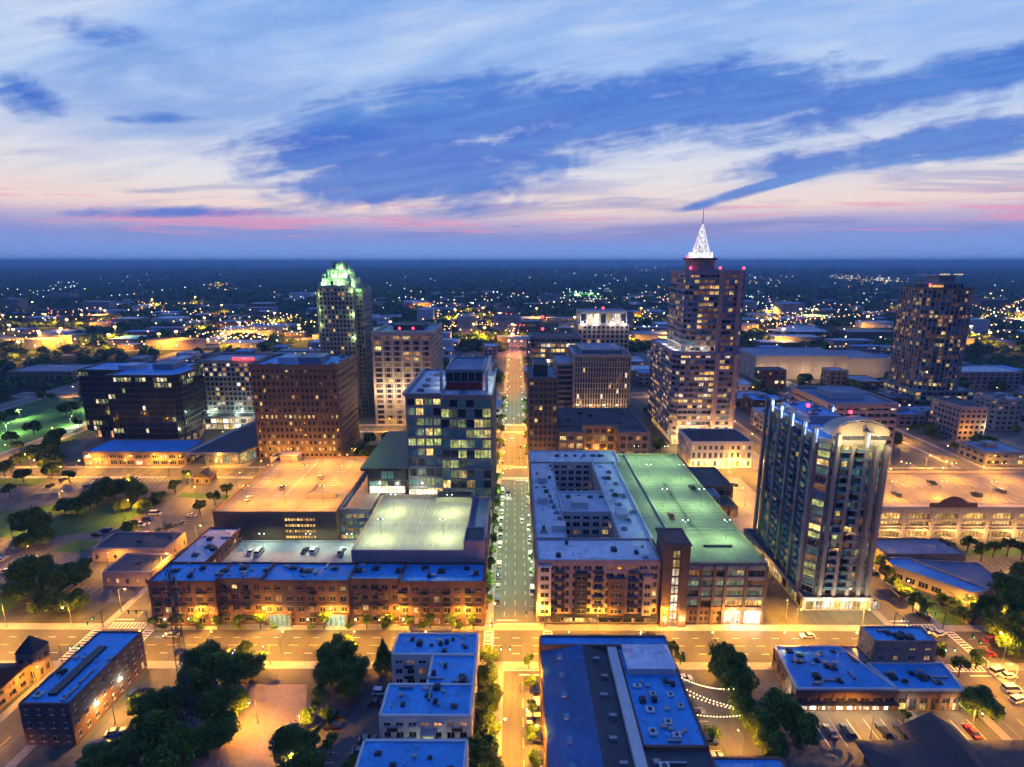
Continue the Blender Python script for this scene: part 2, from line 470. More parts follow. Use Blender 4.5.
# ------------------------------------------------------------------ buildings
WCACHE = {}
def win_mesh(wd, ht, m, frame, style):
    key = (round(wd, 1), round(ht, 1), m, frame, style)
    if key not in WCACHE:
        mb = MB(); win_geo(mb, (0, 0, 0), (1, 0), (0, -1), key[0], key[1], style, 0, 1)
        WCACHE[key] = mb.mesh('window', [m, frame])
    return WCACHE[key]
def win_geo(mb, c, u, nn, wd, ht, style, mi, fi):
    x, y, z = c
    p = (x, y)
    a, b = wd / 2, ht / 2
    mb.obox(p, u, nn, -a, a, .0, .03, z - b, z + b, mi)
    if style >= 1:      # thin frame with a mullion
        t = .07
        mb.obox(p, u, nn, -a, a, .03, .09, z + b - t, z + b, fi)
        mb.obox(p, u, nn, -a, a, .03, .09, z - b, z - b + t, fi)
        if wd > 1.9:
            k = max(1, int(wd / 1.4))
            for i in range(1, k + 1):
                q = -a + wd * i / (k + 1)
                mb.obox(p, u, nn, q - .05, q + .05, .03, .09, z - b + t, z + b - t, fi)
        else:
            mb.obox(p, u, nn, -.04, .04, .03, .09, z - b + t, z + b - t, fi)
    if style >= 2:      # sill and lintel
        mb.obox(p, u, nn, -a - .1, a + .1, .0, .18, z - b - .14, z - b, fi)
        mb.obox(p, u, nn, -a - .1, a + .1, .0, .12, z + b, z + b + .16, fi)

class Bld:
    def __init__(s, name, label, cat, cx, cy_, group=None, seed=1, rz=0.0, auto=None, z=0.0):
        s.o = (cx, cy_, z)
        s.root = empty(name, label, cat, s.o, rz, group, auto)
        s.r = random.Random(seed * 77 + 5)
        s.wins = []
    def part(s, mb, name, mats, parent=None):
        return mb.build(name, mats, parent or s.root, s.o)
    def roof_units(s, spots, z, m='grey_metal', size=2.2):
        for (x, y) in spots:
            mb = MB()
            a, b, h = size * s.r.uniform(.5, .9), size * s.r.uniform(.4, .8), size * s.r.uniform(.35, .6)
            mb.box(x - a, x + a, y - b, y + b, z + .15, z + h, 0)
            mb.tube((x, y, z + h), (x, y, z + h + .22), b * .55, seg=10, mi=1)
            mb.box(x - a * .9, x - a * .6, y - b, y + b, z, z + .15, 1); mb.box(x + a * .6, x + a * .9, y - b, y + b, z, z + .15, 1)
            s.part(mb, 'roof_unit', [m, 'dark_metal'])
    def clutter(s, x0, x1, y0, y1, z, n_):
        for i in range(n_):
            x, y = s.r.uniform(x0, x1), s.r.uniform(y0, y1); k = s.r.random(); mb = MB()
            if k < .45:
                mb.tube((x, y, z), (x, y, z + s.r.uniform(.5, 1.0)), .14, seg=6); mb.tube((x, y, z + .9), (x, y, z + 1.05), .26, seg=6); s.part(mb, 'vent_pipe', 'galvanised')
            elif k < .7:
                a = s.r.uniform(.4, .8); mb.box(x - a, x + a, y - a * .8, y + a * .8, z, z + .45); mb.box(x - a - .08, x + a + .08, y - a * .8 - .08, y + a * .8 + .08, z + .45, z + .55); s.part(mb, 'hatch', 'concrete_pale')
            elif k < .85:
                L = s.r.uniform(2, 5)
                if s.r.random() < .5: mb.box(x - L / 2, x + L / 2, y - .25, y + .25, z + .2, z + .7); mb.box(x - L / 2, x - L / 2 + .2, y - .3, y + .3, z, z + .75)
                else: mb.box(x - .25, x + .25, y - L / 2, y + L / 2, z + .2, z + .7); mb.box(x - .3, x + .3, y - L / 2, y - L / 2 + .2, z, z + .75)
                s.part(mb, 'duct', 'grey_metal')
            else:
                a = s.r.uniform(.5, 1.0); mb.box(x - a, x + a, y - a, y + a, z, z + 1.1); mb.tube((x, y, z + 1.1), (x, y, z + 1.3), a * .7, seg=10); s.part(mb, 'roof_fan', 'dark_metal')
    def mass(s, pts, z0, z1, fl=0, bay=4.0, pier=.8, span=1.2, proud=.35, wall='beige', roof='roof_mid', lit=.2, pal=('warm', 'yellow', 'dim'),
             base=0.0, baselit=.7, basepal=('warm', 'yellow', 'bright'), rows=None, style=0, glass='glass', parapet=.8, frame=None, pierm=None,
             winw=None, winh=None, cap=None, blank=(), wname='wall', roof_z=None, skipedge=(), minfacing=-5, run=0.0):
        """a storeyed block on a polygon footprint (counter-clockwise): core, piers, spandrels, parapet, roof sheet and its windows"""
        frame = frame or wall
        mb = MB()
        core = MB()
        k = len(pts)
        cx = sum(p[0] for p in pts) / k; cyy = sum(p[1] for p in pts) / k
        mb.prism(pts, z0, z1 - .02, 0)
        fh = (z1 - z0 - base) / fl if fl else 0
        for i in range(k):
            p, q = pts[i], pts[(i + 1) % k]
            L = math.hypot(q[0] - p[0], q[1] - p[1])
            if L < .5: continue
            ux, uy = (q[0] - p[0]) / L, (q[1] - p[1]) / L
            nx, ny = uy, -ux
            mx, my = (p[0] + q[0]) / 2, (p[1] + q[1]) / 2
            facing = nx * (0 - mx) + ny * (0 - my)
            if parapet:
                mb.obox(p, (ux, uy), (nx, ny), .0, L, -.35, proud * .9 if fl else .08, z1 - .02, z1 + parapet, 0 if cap is None else 1)
            if i in skipedge or not fl or L < 2: continue
            nb = max(1, int(round(L / bay)))
            bw = L / nb
            if pier:
                for j in range(nb + 1):
                    if j in (0, nb) :
                        cpx = 1 if j == 0 else -1
                        u0 = 0 if j == 0 else L - pier * .6
                        mb.obox(p, (ux, uy), (nx, ny), u0, u0 + pier * .6, 0, proud + .06, z0, z1 - .03, 0 if pierm is None else 2)
                    else:
                        mb.obox(p, (ux, uy), (nx, ny), j * bw - pier / 2, j * bw + pier / 2, 0, proud + .04, z0, z1 - .03, 0 if pierm is None else 2)
            if span:
                for f in range(fl + 1):
                    z = z0 + base + f * fh
                    a0 = z - span * (.55 if f < fl else 1.0); a1 = z + span * (.45 if f < fl else 0) - .04
                    if f == 0 and base == 0: a0 = z0
                    mb.obox(p, (ux, uy), (nx, ny), 0.01, L - .01, 0, proud, a0, a1, 0)
            if facing < minfacing or i in blank: continue
            ang = math.atan2(uy, ux)
            for f in range(fl):
                zc = z0 + base + (f + .5) * fh
                rl = (rows or {}).get(f, lit)
                onrun = 0
                for j in range(nb):
                    ww = winw or (bw - pier); wh = winh or (fh - span)
                    x = p[0] + ux * (j + .5) * bw; y = p[1] + uy * (j + .5) * bw
                    isl = s.r.random() < rl
                    if run and onrun and s.r.random() < run: isl = True
                    onrun = isl
                    m = s.r.choice(pal) if isl else (glass if isinstance(glass, str) else s.r.choice(glass))
                    s.wins.append((x, y, zc, ang, ww, wh, m, frame, style, facing / L if L else 0))
            if base > 2.5:
                ww = bw - max(pier, .5) - .3; wh = base - 1.1 - span * .5
                for j in range(nb):
                    x = p[0] + ux * (j + .5) * bw; y = p[1] + uy * (j + .5) * bw
                    m = s.r.choice(basepal) if s.r.random() < baselit else glass if isinstance(glass, str) else glass[0]
                    s.wins.append((x, y, z0 + .3 + wh / 2, ang, ww, wh, m, frame, style, facing / L))
        w_ = s.part(mb, wname, [wall, cap or wall, pierm or wall])
        rb = MB()
        rb.prism([(cx + (a - cx) * .992, cyy + (b - cyy) * .992) for a, b in pts], z1 - .02, z1 + .12)
        s.part(rb, 'roof', roof)
        return w_
    def rect(s, x0, x1, y0, y1, z0, z1, **kw):
        return s.mass([(x0, y0), (x1, y0), (x1, y1), (x0, y1)], z0, z1, **kw)
    def finish(s, limit=100, stuff_min=0):
        def shown(t):
            x, y, z = t[0], t[1], t[2]
            d2 = x * x + y * y + (z - 120) ** 2
            nx, ny = math.sin(t[3]), -math.cos(t[3])
            return t[4] * t[5] * max(0.0, (-nx * x - ny * y)) / d2 ** 1.5 - (1e-9 * z)
        s.wins.sort(key=shown, reverse=True)
        for t in s.wins[:limit]:
            me = win_mesh(t[4], t[5], t[6], t[7], t[8])
            obj('window', me, s.root, (t[0] - s.o[0], t[1] - s.o[1], t[2] - s.o[2]), t[3])
        rest = s.wins[limit:]
        if rest:
            mats = sorted({t[6] for t in rest} | {t[7] for t in rest})
            ix = {m: i for i, m in enumerate(mats)}
            mb = MB()
            for t in rest:
                win_geo(mb, (t[0], t[1], t[2]), (math.cos(t[3]), math.sin(t[3])), (math.sin(t[3]), -math.cos(t[3])), t[4], t[5], t[8], ix[t[6]], ix[t[7]])
            o = s.part(mb, 'window', mats); o['kind'] = 'stuff'
        return s.root
    def red_light(s, x, y, z, h=1.5, r=.8):
        mb = MB(); mb.tube((x, y, z), (x, y, z + h), .15); mb.ball((x, y, z + h + r * .6), r, 1, 8, 5)
        s.part(mb, 'warning_light', ['dark_metal', 'red_bulb'])

def lamp_light(name, loc, energy, color, parent=None, radius=.35, spot=None):
    key = (name, energy, color, spot)
    if key not in WCACHE:
        l = bpy.data.lights.new(name, 'SPOT' if spot else 'POINT')
        l.energy = energy; l.color = color; l.shadow_soft_size = radius
        if spot: l.spot_size = R_(spot); l.spot_blend = .5
        WCACHE[key] = l
    o = bpy.data.objects.new(name, WCACHE[key]); COL.objects.link(o)
    o.location = loc
    if parent: o.parent = parent
    return o
SOD = (1.0, .43, .028)
LED = (.80, 1.0, .62)
WARM = (1.0, .66, .32)

# ------------------------------------------------------------------ ground, blocks, roads, markings
def gridcuts(x0, x1, y0, y1):
    return (x0, x1, y0, y1)
mb = MB(); S = 60000
mb.poly([(-S, -2000, 0), (S, -2000, 0), (S, S, 0), (-S, S, 0)]); struct('ground', mb, 'far_ground')
mb = MB(); mb.poly([(-420, 40, .01), (470, 40, .01), (520, 760, .01), (-460, 760, .01)]); struct('city_ground', mb, 'city_ground')
mb = MB()
EW = [(157, 15, -470, 460), (307, 13, -470, 460), (395, 13, -135, 98), (500, 14, -460, 480), (622, 14, -460, 480), (742, 14, -460, 480)]
NS = [(-130, 13, 40, 307), (0.5, 15, 165, 900), (2.5, 11, 40, 150), (135, 14, 40, 307), (-192, 12, 307, 760), (162, 13, 307, 760), (-320, 13, 165, 760), (272, 13, 165, 760), (400, 12, 165, 760), (-430, 12, 165, 760), (-60, 11, 500, 760), (75, 11, 402, 760)]
mb = MB()
for (y, wd, x0, x1) in EW: mb.poly([(x0, y - wd / 2, .03), (x1, y - wd / 2, .03), (x1, y + wd / 2, .03), (x0, y + wd / 2, .03)])
struct('road', mb, 'asphalt')
mb = MB()
for (x, wd, y0, y1) in NS: mb.poly([(x - wd / 2, y0, .036), (x + wd / 2, y0, .036), (x + wd / 2, y1, .036), (x - wd / 2, y1, .036)])
struct('road', mb, 'asphalt_old')
# pavements: raised kerb strips along both sides of each road, cut where another road crosses
def strips(axis, c, wd, a0, a1, sw):
    cuts = []
    for (q, w2, b0, b1) in (EW if axis == 'y' else NS):
        if b0 - 5 <= c <= b1 + 5 : cuts.append((q - w2 / 2, q + w2 / 2))
    cuts.sort()
    segs = []; p = a0
    for (l, r) in cuts:
        if r <= a0 or l >= a1: continue
        if l > p: segs.append((p, l))
        p = max(p, r)
    if p < a1: segs.append((p, a1))
    return segs
mb = MB(); mk = MB()
for (y, wd, x0, x1) in EW[:4]:
    for (a, b) in strips('x', y, wd, x0, x1, 3):
        for sg in (-1, 1):
            e = y + sg * wd / 2
            mb.box(a + .01, b - .01, min(e, e + sg * 3.2), max(e, e + sg * 3.2), 0, .13)
        L = b - a
        x = a + 6
        while x < b - 6:
            mk.box(x, min(x + 3, b - 4), y - .1, y + .1, .04, .046, 1)
            for sg in (-1, 1): mk.box(x, min(x + 2.4, b - 4), y + sg * wd / 4 - .08, y + sg * wd / 4 + .08, .04, .046, 0)
            x += 6.5
for (x, wd, y0, y1) in NS:
    if y0 > 700: continue
    for (a, b) in strips('y', x, wd, y0, min(y1, 760), 3):
        for sg in (-1, 1):
            e = x + sg * wd / 2
            mb.box(min(e, e + sg * 2.6), max(e, e + sg * 2.6), a + 3.25, b - 3.25, 0, .126)
        y = a + 7
        while y < b - 7:
            mk.box(x - .1, x + .1, y, y + 3, .046, .052, 1)
            for sg in (-1, 1):
                if abs(x) < 20 and y > 170: mk.box(x + sg * wd / 4 - .08, x + sg * wd / 4 + .08, y, y + 2.4, .046, .052, 0)
            y += 6.5
# crosswalk bars and stop lines at the near crossings
def crosswalks(X, wx, Y, wy, arms='NSEW'):
    for sg, nm in ((1, 'N'), (-1, 'S')):
        if nm in arms:
            y = Y + sg * (wy / 2 + 2.2); x = X - wx / 2 + .6
            for q in (-1.4, 1.4): mk.box(X - wx / 2 + .3, X + wx / 2 - .3, y + q - .17, y + q + .17, .046, .053, 0)
            while x < X + wx / 2 - .6: mk.box(x, x + .5, y - 1.2, y + 1.2, .046, .053, 0); x += 1.25
            mk.box(X + (0.2 if sg < 0 else -wx / 2 + .3), X + (wx / 2 - .3 if sg < 0 else -.2), y + sg * 3.2 - .25, y + sg * 3.2 + .25, .046, .053, 0)
    for sg, nm in ((1, 'E'), (-1, 'W')):
        if nm in arms:
            x = X + sg * (wx / 2 + 2.2); y = Y - wy / 2 + .6
            for q in (-1.4, 1.4): mk.box(x + q - .17, x + q + .17, Y - wy / 2 + .3, Y + wy / 2 - .3, .046, .053, 0)
            while y < Y + wy / 2 - .6: mk.box(x - 1.2, x + 1.2, y, y + .5, .046, .053, 0); y += 1.25
crosswalks(1.5, 15, 157, 15); crosswalks(-130, 13, 157, 15); crosswalks(135, 14, 157, 15)
crosswalks(.5, 15, 307, 13); crosswalks(.5, 15, 395, 13)
# parking bay lines along the avenue
for y in range(178, 296, 6):
    for sg in (-1, 1): mk.box(.5 + sg * 7.4 - (0 if sg < 0 else 2.1), .5 + sg * 7.4 + (2.1 if sg < 0 else 0), y - .06, y + .06, .046, .053, 0)
struct('pavement', mb, 'concrete'); struct('road_markings', mk, ['paint_white', 'paint_yellow'])
# lots and other ground surfaces
def lot(name, pts, m, z=.02):
    mb = MB(); mb.poly([(x, y, z) for x, y in pts]); struct(name, mb, m)
lot('parking_lot', [(46, 90), (130, 90), (126, 149), (43, 149)], 'asphalt_old', .022)
lot('parking_lot', [(-58, 80), (-12, 80), (-12, 146), (-52, 146)], 'asphalt', .022)
lot('gravel_lot', [(-92, 70), (-58, 70), (-56, 128), (-62, 146), (-86, 146), (-84, 120)], 'gravel', .02)
lot('wide_road_apron', [(-86, 140), (-50, 140), (-50, 149.4), (-86, 149.4)], 'asphalt', .026)
lot('parking_lot', [(-109, 80), (-96, 80), (-92, 147), (-108, 147)], 'asphalt_old', .022)
lot('parking_lot', [(-230, 180), (-139, 180), (-139, 296), (-260, 296)], 'paving', .022)
lot('parking_lot', [(-330, 185), (-235, 180), (-262, 296), (-330, 296)], 'asphalt_old', .024)
lot('lawn', [(-300, 130), (-240, 128), (-240, 148), (-300, 148)], 'lawn', .022)
lot('parking_lot', [(86, 232), (127, 232), (150, 300), (86, 300)], 'concrete', .022)
lot('parking_lot', [(146, 165), (265, 165), (265, 222), (146, 222)], 'asphalt_old', .022)
lot('parking_lot', [(110, 315), (155, 315), (155, 440), (150, 440)], 'concrete', .022)
lot('parking_lot', [(170, 318), (390, 318), (390, 488), (170, 488)], 'paving', .022)
lot('plaza', [(-185, 315), (-160, 315), (-150, 480), (-185, 480)], 'concrete_pale', .022)
lot('plaza', [(-250, 392), (-200, 392), (-200, 488), (-250, 488)], 'concrete', .022)
lot('park_lawn', [(-430, 318), (-300, 318), (-300, 488), (-430, 488)], 'lawn', .024)
lot('paved_yard', [(142, 60), (240, 60), (240, 149), (142, 149)], 'paving', .02)
for pts in ([(-262, 232), (-212, 226), (-184, 236), (-180, 262), (-214, 270), (-258, 252)], [(-196, 216), (-182, 214), (-180, 224), (-194, 226)], [(-300, 200), (-262, 196), (-258, 226), (-296, 232)], [(-226, 168.5), (-178, 168.5), (-178, 182), (-226, 190)], [(-300, 168.5), (-232, 168.5), (-232, 186), (-300, 190)],
            [(143.6, 166), (152, 166), (152, 200), (143.6, 200)], [(166, 151), (230, 151), (230, 126), (182, 120)], [(-330, 286), (-262, 286), (-262, 299), (-330, 299)], [(-128, 168), (-123, 168), (-123, 200), (-123.2, 208), (-122.8, 297), (-122.2, 297)], [(154, 214), (262, 214), (262, 219), (154, 219)], [(-176, 272), (-146, 268), (-146, 274), (-176, 278)]):
    lot('grass_verge', pts, 'lawn', .03)
lot('lot_drive', [(-262, 270), (-180, 262), (-180, 268), (-262, 278)], 'asphalt', .028); lot('lot_drive', [(-178, 180), (-170, 180), (-180, 300), (-188, 300)], 'asphalt', .028)
# stall lines in the near lots
mk = MB()
for i in range(12): mk.box(80 + i * 4.6 - .07, 80 + i * 4.6 + .07, 119, 128, .03, .036)
for i in range(9): mk.box(46.5, 52, 104 + i * 4.6, 104.15 + i * 4.6, .03, .036)
for i in range(12): mk.box(-49, -44, 84 + i * 3, 84.12 + i * 3, .03, .036)
for i in range(16): mk.box(-176, -171, 200 + i * 3, 200.15 + i * 3, .03, .036); mk.box(-158, -153, 200 + i * 3, 200.15 + i * 3, .03, .036)
for (xa, xb, y) in ((-256, -190, 283), (-256, -190, 292), (-168, -144, 186), (-238, -200, 196), (-238, -200, 206), (-320, -268, 240), (-320, -268, 256), (90, 124, 284), (90, 124, 262), (176, 256, 176), (176, 256, 188), (184, 256, 204), (152, 236, 104), (152, 236, 112)):
    x = xa
    while x < xb: mk.box(x, x + .13, y, y + 5, .034, .04); x += 2.9
struct('parking_stripes', mk, 'paint_white')
# the raised ring road far to the west and its ramp
def ribbon(pts, wd, z, m, name):
    mb = MB()
    P_ = [np.array(p, float) for p in pts]; L = []; Rr = []
    for i, p in enumerate(P_):
        d_ = P_[min(i + 1, len(P_) - 1)] - P_[max(i - 1, 0)]; d_ /= np.linalg.norm(d_); q = np.array((-d_[1], d_[0])) * wd / 2
        L.append(p + q); Rr.append(p - q)
    for i in range(len(P_) - 1):
        mb.poly([(*Rr[i], z), (*Rr[i + 1], z), (*L[i + 1], z), (*L[i], z)])
    struct(name, mb, m)
HW1 = [at(-60, 325)[:2], at(0, 337)[:2], at(45, 345)[:2], at(90, 350)[:2], at(150, 350)[:2], at(220, 346)[:2], at(300, 339)[:2], at(400, 334)[:2], at(520, 331)[:2]]
ribbon(HW1, 24, .05, 'concrete_deck', 'highway')
HW2 = [at(-60, 372)[:2], at(0, 362)[:2], at(50, 356)[:2], at(110, 353)[:2]]
ribbon(HW2, 16, .06, 'concrete_deck', 'highway_ramp')
HW3 = [(.5, 900), (2, 1100), (14, 1350)]
ribbon(HW3, 18, .062, 'asphalt_old', 'avenue_far')

# ================================================================== the named buildings
HERO = []      # footprints kept clear by the filler
def keep(x0, x1, y0, y1): HERO.append((x0, x1, y0, y1))

# --- condominium block on the corner, two roof courts -------------------------------------------
B = Bld('apartment_block', 'pale-roofed seven storey apartment block with two roof courts at the crossing', 'apartment block', 29, 224, seed=1); keep(6, 86, 167, 280)
pal = ('warm', 'dim', 'dim', 'yellow')
H = 22.5
B.rect(8, 48.6, 169, 184, 0, H, fl=7, bay=3.6, pier=1.3, span=1.25, proud=.3, wall='pink_wall', roof='roof_white', lit=.05, pal=pal, base=0, rows={0: .3}, style=1, frame='white_wall', glass=('glass', 'glass', 'glass'))
B.rect(8, 19, 184.1, 262, 0, H, fl=7, bay=3.8, pier=1.2, span=1.3, proud=.25, wall='pink_wall', roof='roof_white', lit=.12, pal=pal, style=1, skipedge=(0, 2), frame='white_wall')
B.rect(38.5, 49.5, 184.1, 262, 0, H - .1, fl=7, bay=3.8, pier=1.2, span=1.3, proud=.25, wall='white_wall', roof='roof_white', lit=.15, pal=pal, style=1, skipedge=(0, 2), frame='white_wall')
B.rect(8, 52.5, 262.1, 279, 0, H + .1, fl=7, bay=3.6, pier=1.3, span=1.3, proud=.2, wall='white_wall', roof='roof_white', lit=.12, pal=pal, style=1, frame='white_wall')
B.rect(19.1, 38.4, 206, 226, 0, H + .05, fl=7, bay=3.6, pier=1.3, span=1.3, proud=.2, wall='white_wall', roof='roof_pale', lit=.15, pal=pal, style=1, frame='white_wall')
# projecting bays on the street front and ground floor shops
for (x0, x1, zt, m) in ((8.1, 12.4, 21.4, 'white_wall'), (20.5, 24.5, 19, 'dark_panel'), (31.5, 37.0, 17, 'brick_brown'), (43.0, 46.0, 18, 'pink_wall')):
    mb = MB(); mb.box(x0, x1, 167.6, 169, 3.4, zt); mb.box(x0 - .15, x1 + .15, 167.45, 169, zt, zt + .25)
    B.part(mb, 'bay', m)
    f = 3.4
    while f + 3 < zt + .5:
        B.wins.append(((x0 + x1) / 2, 167.6, f + 1.7, 0.0, (x1 - x0) * .62, 1.7, B.r.choice(('glass', 'glass', 'glass', 'glass', 'dim')), 'white_wall', 1, 1)); f += 3.07
bal = MB(); bal.box(-1.6, 1.6, -1.3, 0, 0, .14, 0); bal.box(-1.6, 1.6, -1.3, -1.24, .14, 1.1, 1); bal.box(-1.6, -1.54, -1.24, 0, .14, 1.1, 1); bal.box(1.54, 1.6, -1.24, 0, .14, 1.1, 1)
BALM = bal.mesh('balcony', ['concrete_pale', 'dark_metal'])
for x in (15.3, 28.2, 39.8):
    for f in range(2, 7): obj('balcony', BALM, B.root, (x - B.o[0], 168.6 - B.o[1], f * 3.07 + .2))
mb = MB(); mb.box(8, 48.6, 166.6, 168.6, 3.3, 3.55); B.part(mb, 'awning', 'dark_metal')
for i in range(10): B.wins.append((10.2 + i * 4.05, 168.6, 1.7, 0, 2.9, 2.5, B.r.choice(('warm', 'deepgold', 'glass', 'yellow', 'dim')), 'dark_metal', 1, 1))
for (x0, x1, y0, y1, z) in ((10, 14, 214, 219, 2.6), (11, 15, 236, 243, 2.4), (24, 30, 210, 216, 2.6), (40, 44, 200, 206, 2.2), (14, 19, 190, 194, 2.4)):
    mb = MB(); mb.box(x0, x1, y0, y1, H, H + z); mb.box(x0 - .2, x1 + .2, y0 - .2, y1 + .2, H + z, H + z + .2); B.part(mb, 'stair_head', 'white_wall')
B.clutter(9.5, 18, 186, 260, H + .1, 18); B.clutter(39.5, 48.5, 186, 260, H, 16); B.clutter(9, 47, 171, 183, H + .1, 12); B.clutter(9, 51, 264, 278, H + .2, 10)
B.roof_units([(11 + (i * 7.3) % 8, 190 + i * 5.2) for i in range(14)], H + .1, 'grey_metal', 1.5)
B.roof_units([(41 + (i * 3.1) % 7, 192 + i * 7.2) for i in range(9)], H, 'grey_metal', 1.5)
B.roof_units([(22 + i * 4.6, 272) for i in range(6)], H + .1, 'dark_metal', 1.5)
B.roof_units([(23 + i * 4.6, 221) for i in range(4)], H + .1, 'dark_metal', 1.5)
B.finish()

# --- brick stair tower with the lit window strip ------------------------------------------------
B = Bld('stair_tower', 'tall brick stair tower with a lit glass strip between the apartments and the parking deck', 'stair tower', 53.3, 172, seed=2)
B.rect(49.2, 57.2, 166.8, 177, 0, 30, wall='brick_brown', roof='roof_pale', parapet=.6)
mb = MB(); mb.box(48.9, 51.6, 166.3, 166.8, 0, 30.3); mb.box(54.8, 57.5, 166.3, 166.8, 0, 30.3); B.part(mb, 'pier', 'brick_brown')
for f in range(8): B.wins.append((53.2, 166.8, 4.2 + f * 3.2, 0, 2.1, 2.7, 'white' if f < 6 else 'yellow', 'dark_metal', 1, 1))
mb = MB(); mb.box(48.6, 57.8, 165.9, 178, 30, 30.4); B.part(mb, 'cornice', 'brick_brown')
B.wins.append((53.2, 166.8, 1.4, 0, 2.8, 2.5, 'warm', 'dark_metal', 1, 1))
B.finish()
lamp_light('wall_light', (50.2 - 53.3, 165.4 - 172, 3.2), 900, WARM, B.root); lamp_light('wall_light', (56.2 - 53.3, 165.4 - 172, 3.2), 900, WARM, B.root)

# --- parking deck with the green lit roof --------------------------------------------------------
B = Bld('parking_deck', 'long parking deck with a green lit roof beside the apartment block', 'parking deck', 68, 224, seed=3)
B.rect(57.4, 84, 169, 277, 0, 21.4, wall='brick_tan', roof='concrete_deck', parapet=1.1)
B.rect(50.2, 57.3, 177.2, 277, 0, 21.35, wall='concrete_pale', roof='concrete_deck', parapet=1.1, skipedge=(1,))
# street front: brick piers, concrete spandrels, open floors that show the light inside
mb = MB(); ms = MB()
xs = [57.6, 62.2, 66.6, 70.4, 77.2, 83.8]
for i, x in enumerate(xs): mb.box(x - .45, x + .45, 167.9, 169, 0, 21.5)
mb.box(57.6, 83.8, 168.2, 169, 4.9, 6.4)
for i in range(5):
    for f in range(4): ms.box(xs[i] + .45, xs[i + 1] - .45, 168.3, 169, 6.5 + f * 3.7 + 2.35, 6.5 + f * 3.7 + 3.68 if f < 3 else 21.5)
B.part(mb, 'pier', 'brick_brown'); B.part(ms, 'spandrel', 'concrete')
for i in range(5):
    for f in range(4):
        wd = xs[i + 1] - xs[i] - .9
        B.wins.append(((xs[i] + xs[i + 1]) / 2, 169, 6.5 + f * 3.7 + 1.15, 0, wd, 2.2, ('garage_warm' if (i > 2 and f == 0) else B.r.choice(('dim', 'palegreen', 'palegreen', 'glass'))), 'dark_metal', 1, 1))
for x in (60, 61.5, 63.6, 65.1, 67.6, 69.2): B.wins.append((x, 169, 3.9, 0, .9, 1.5, 'glass', 'brick_tan', 1, 1)); B.wins.append((x, 169, 1.5, 0, .9, 1.8, B.r.choice(('glass', 'warm', 'dim')), 'brick_tan', 1, 1))
for x in (73.7, 80.4):
    mb = MB(); mb.box(x - 2.9, x + 2.9, 168.7, 169.03, .05, 4.3); o = B.part(mb, 'garage_entrance', 'bright')
    lamp_light('garage_light', (x - 68, 166.6 - 224, 3.6), 2600, (1, .86, .5), B.root)
mb = MB()
for i in range(28):
    for x in (59, 64.5, 69.5, 78.3): mb.box(x, x + 4.6, 192 + i * 3, 192.08 + i * 3, 21.5, 21.54)
B.part(mb, 'deck_marking', 'paint_white')
mb = MB(); mb.box(67, 77, 181, 182, 21.5, 22.4); mb.box(68, 68.5, 196, 240, 21.5, 22.3); B.part(mb, 'ramp_wall', 'concrete_deck')
B.finish()
# the lamps on that deck
def deck_lamp(name, x, y, z, h, e, color, bulb, label, group):
    h = h + 2.0
    R = empty(name, label, 'lamp', (x, y, z), group=group)
    mb = MB(); mb.tube((0, 0, 0), (0, 0, h), .06, .04); mb.box(-.9, .9, -.12, .12, h, h + .12); mb.build('pole', 'dark_metal', R)
    for sx in (-1, 1):
        hd = MB(); hd.box(sx * .9 - .16, sx * .9 + .16, -.09, .09, h - .06, h - .002); hd.build('lamp_head', bulb, R)
    lamp_light('lamp_light', (0, 0, h - .5), e * 2.6, color, R, spot=172)
    return R
for i, y in enumerate((186, 214, 242, 268)):
    for j, x in enumerate((61.5, 76.5)):
        deck_lamp('deck_lamp', x, y, 21.5, 6.0, 3000, (.50, 1.0, .38), 'white_bulb', '%s twin-headed lamp pole on the %s half of the green lit deck roof' % (('nearest', 'second nearest', 'third nearest', 'farthest')[i], ('west', 'east')[j]), 'lamps on the green lit deck')

# --- residential tower with the arched crown -----------------------------------------------------
B = Bld('residential_tower', 'blue-glass residential tower with a lit arched crown beside the crossing', 'tower', 114, 204, seed=4); keep(98, 130, 170, 232)
TZ = 61
P4 = [(103.2, 181.5), (106.2, 178.5), (123.5, 178.5), (124.8, 180), (124.8, 226), (107, 226)]
fl = 19
B.mass(P4, 4.6, TZ, fl=fl, bay=3.3, pier=.5, span=.75, proud=.35, wall='grey_stone', roof='roof_dusk_blue', lit=.34, pal=('yellow', 'green', 'green', 'dim', 'palegreen', 'teal_sheen', 'palegreen'), style=1, glass=('glass_blue', 'glass_blue', 'glass', 'teal_sheen', 'glass_green', 'glass'), pierm='grey_metal', rows={18: .95, 17: .6, 2: .3, 1: .35, 0: .5}, frame='grey_metal', parapet=1.0)
B.rect(101.5, 126, 176, 228, 0, 4.5, wall='concrete_pale', roof='roof_dark', parapet=.5)
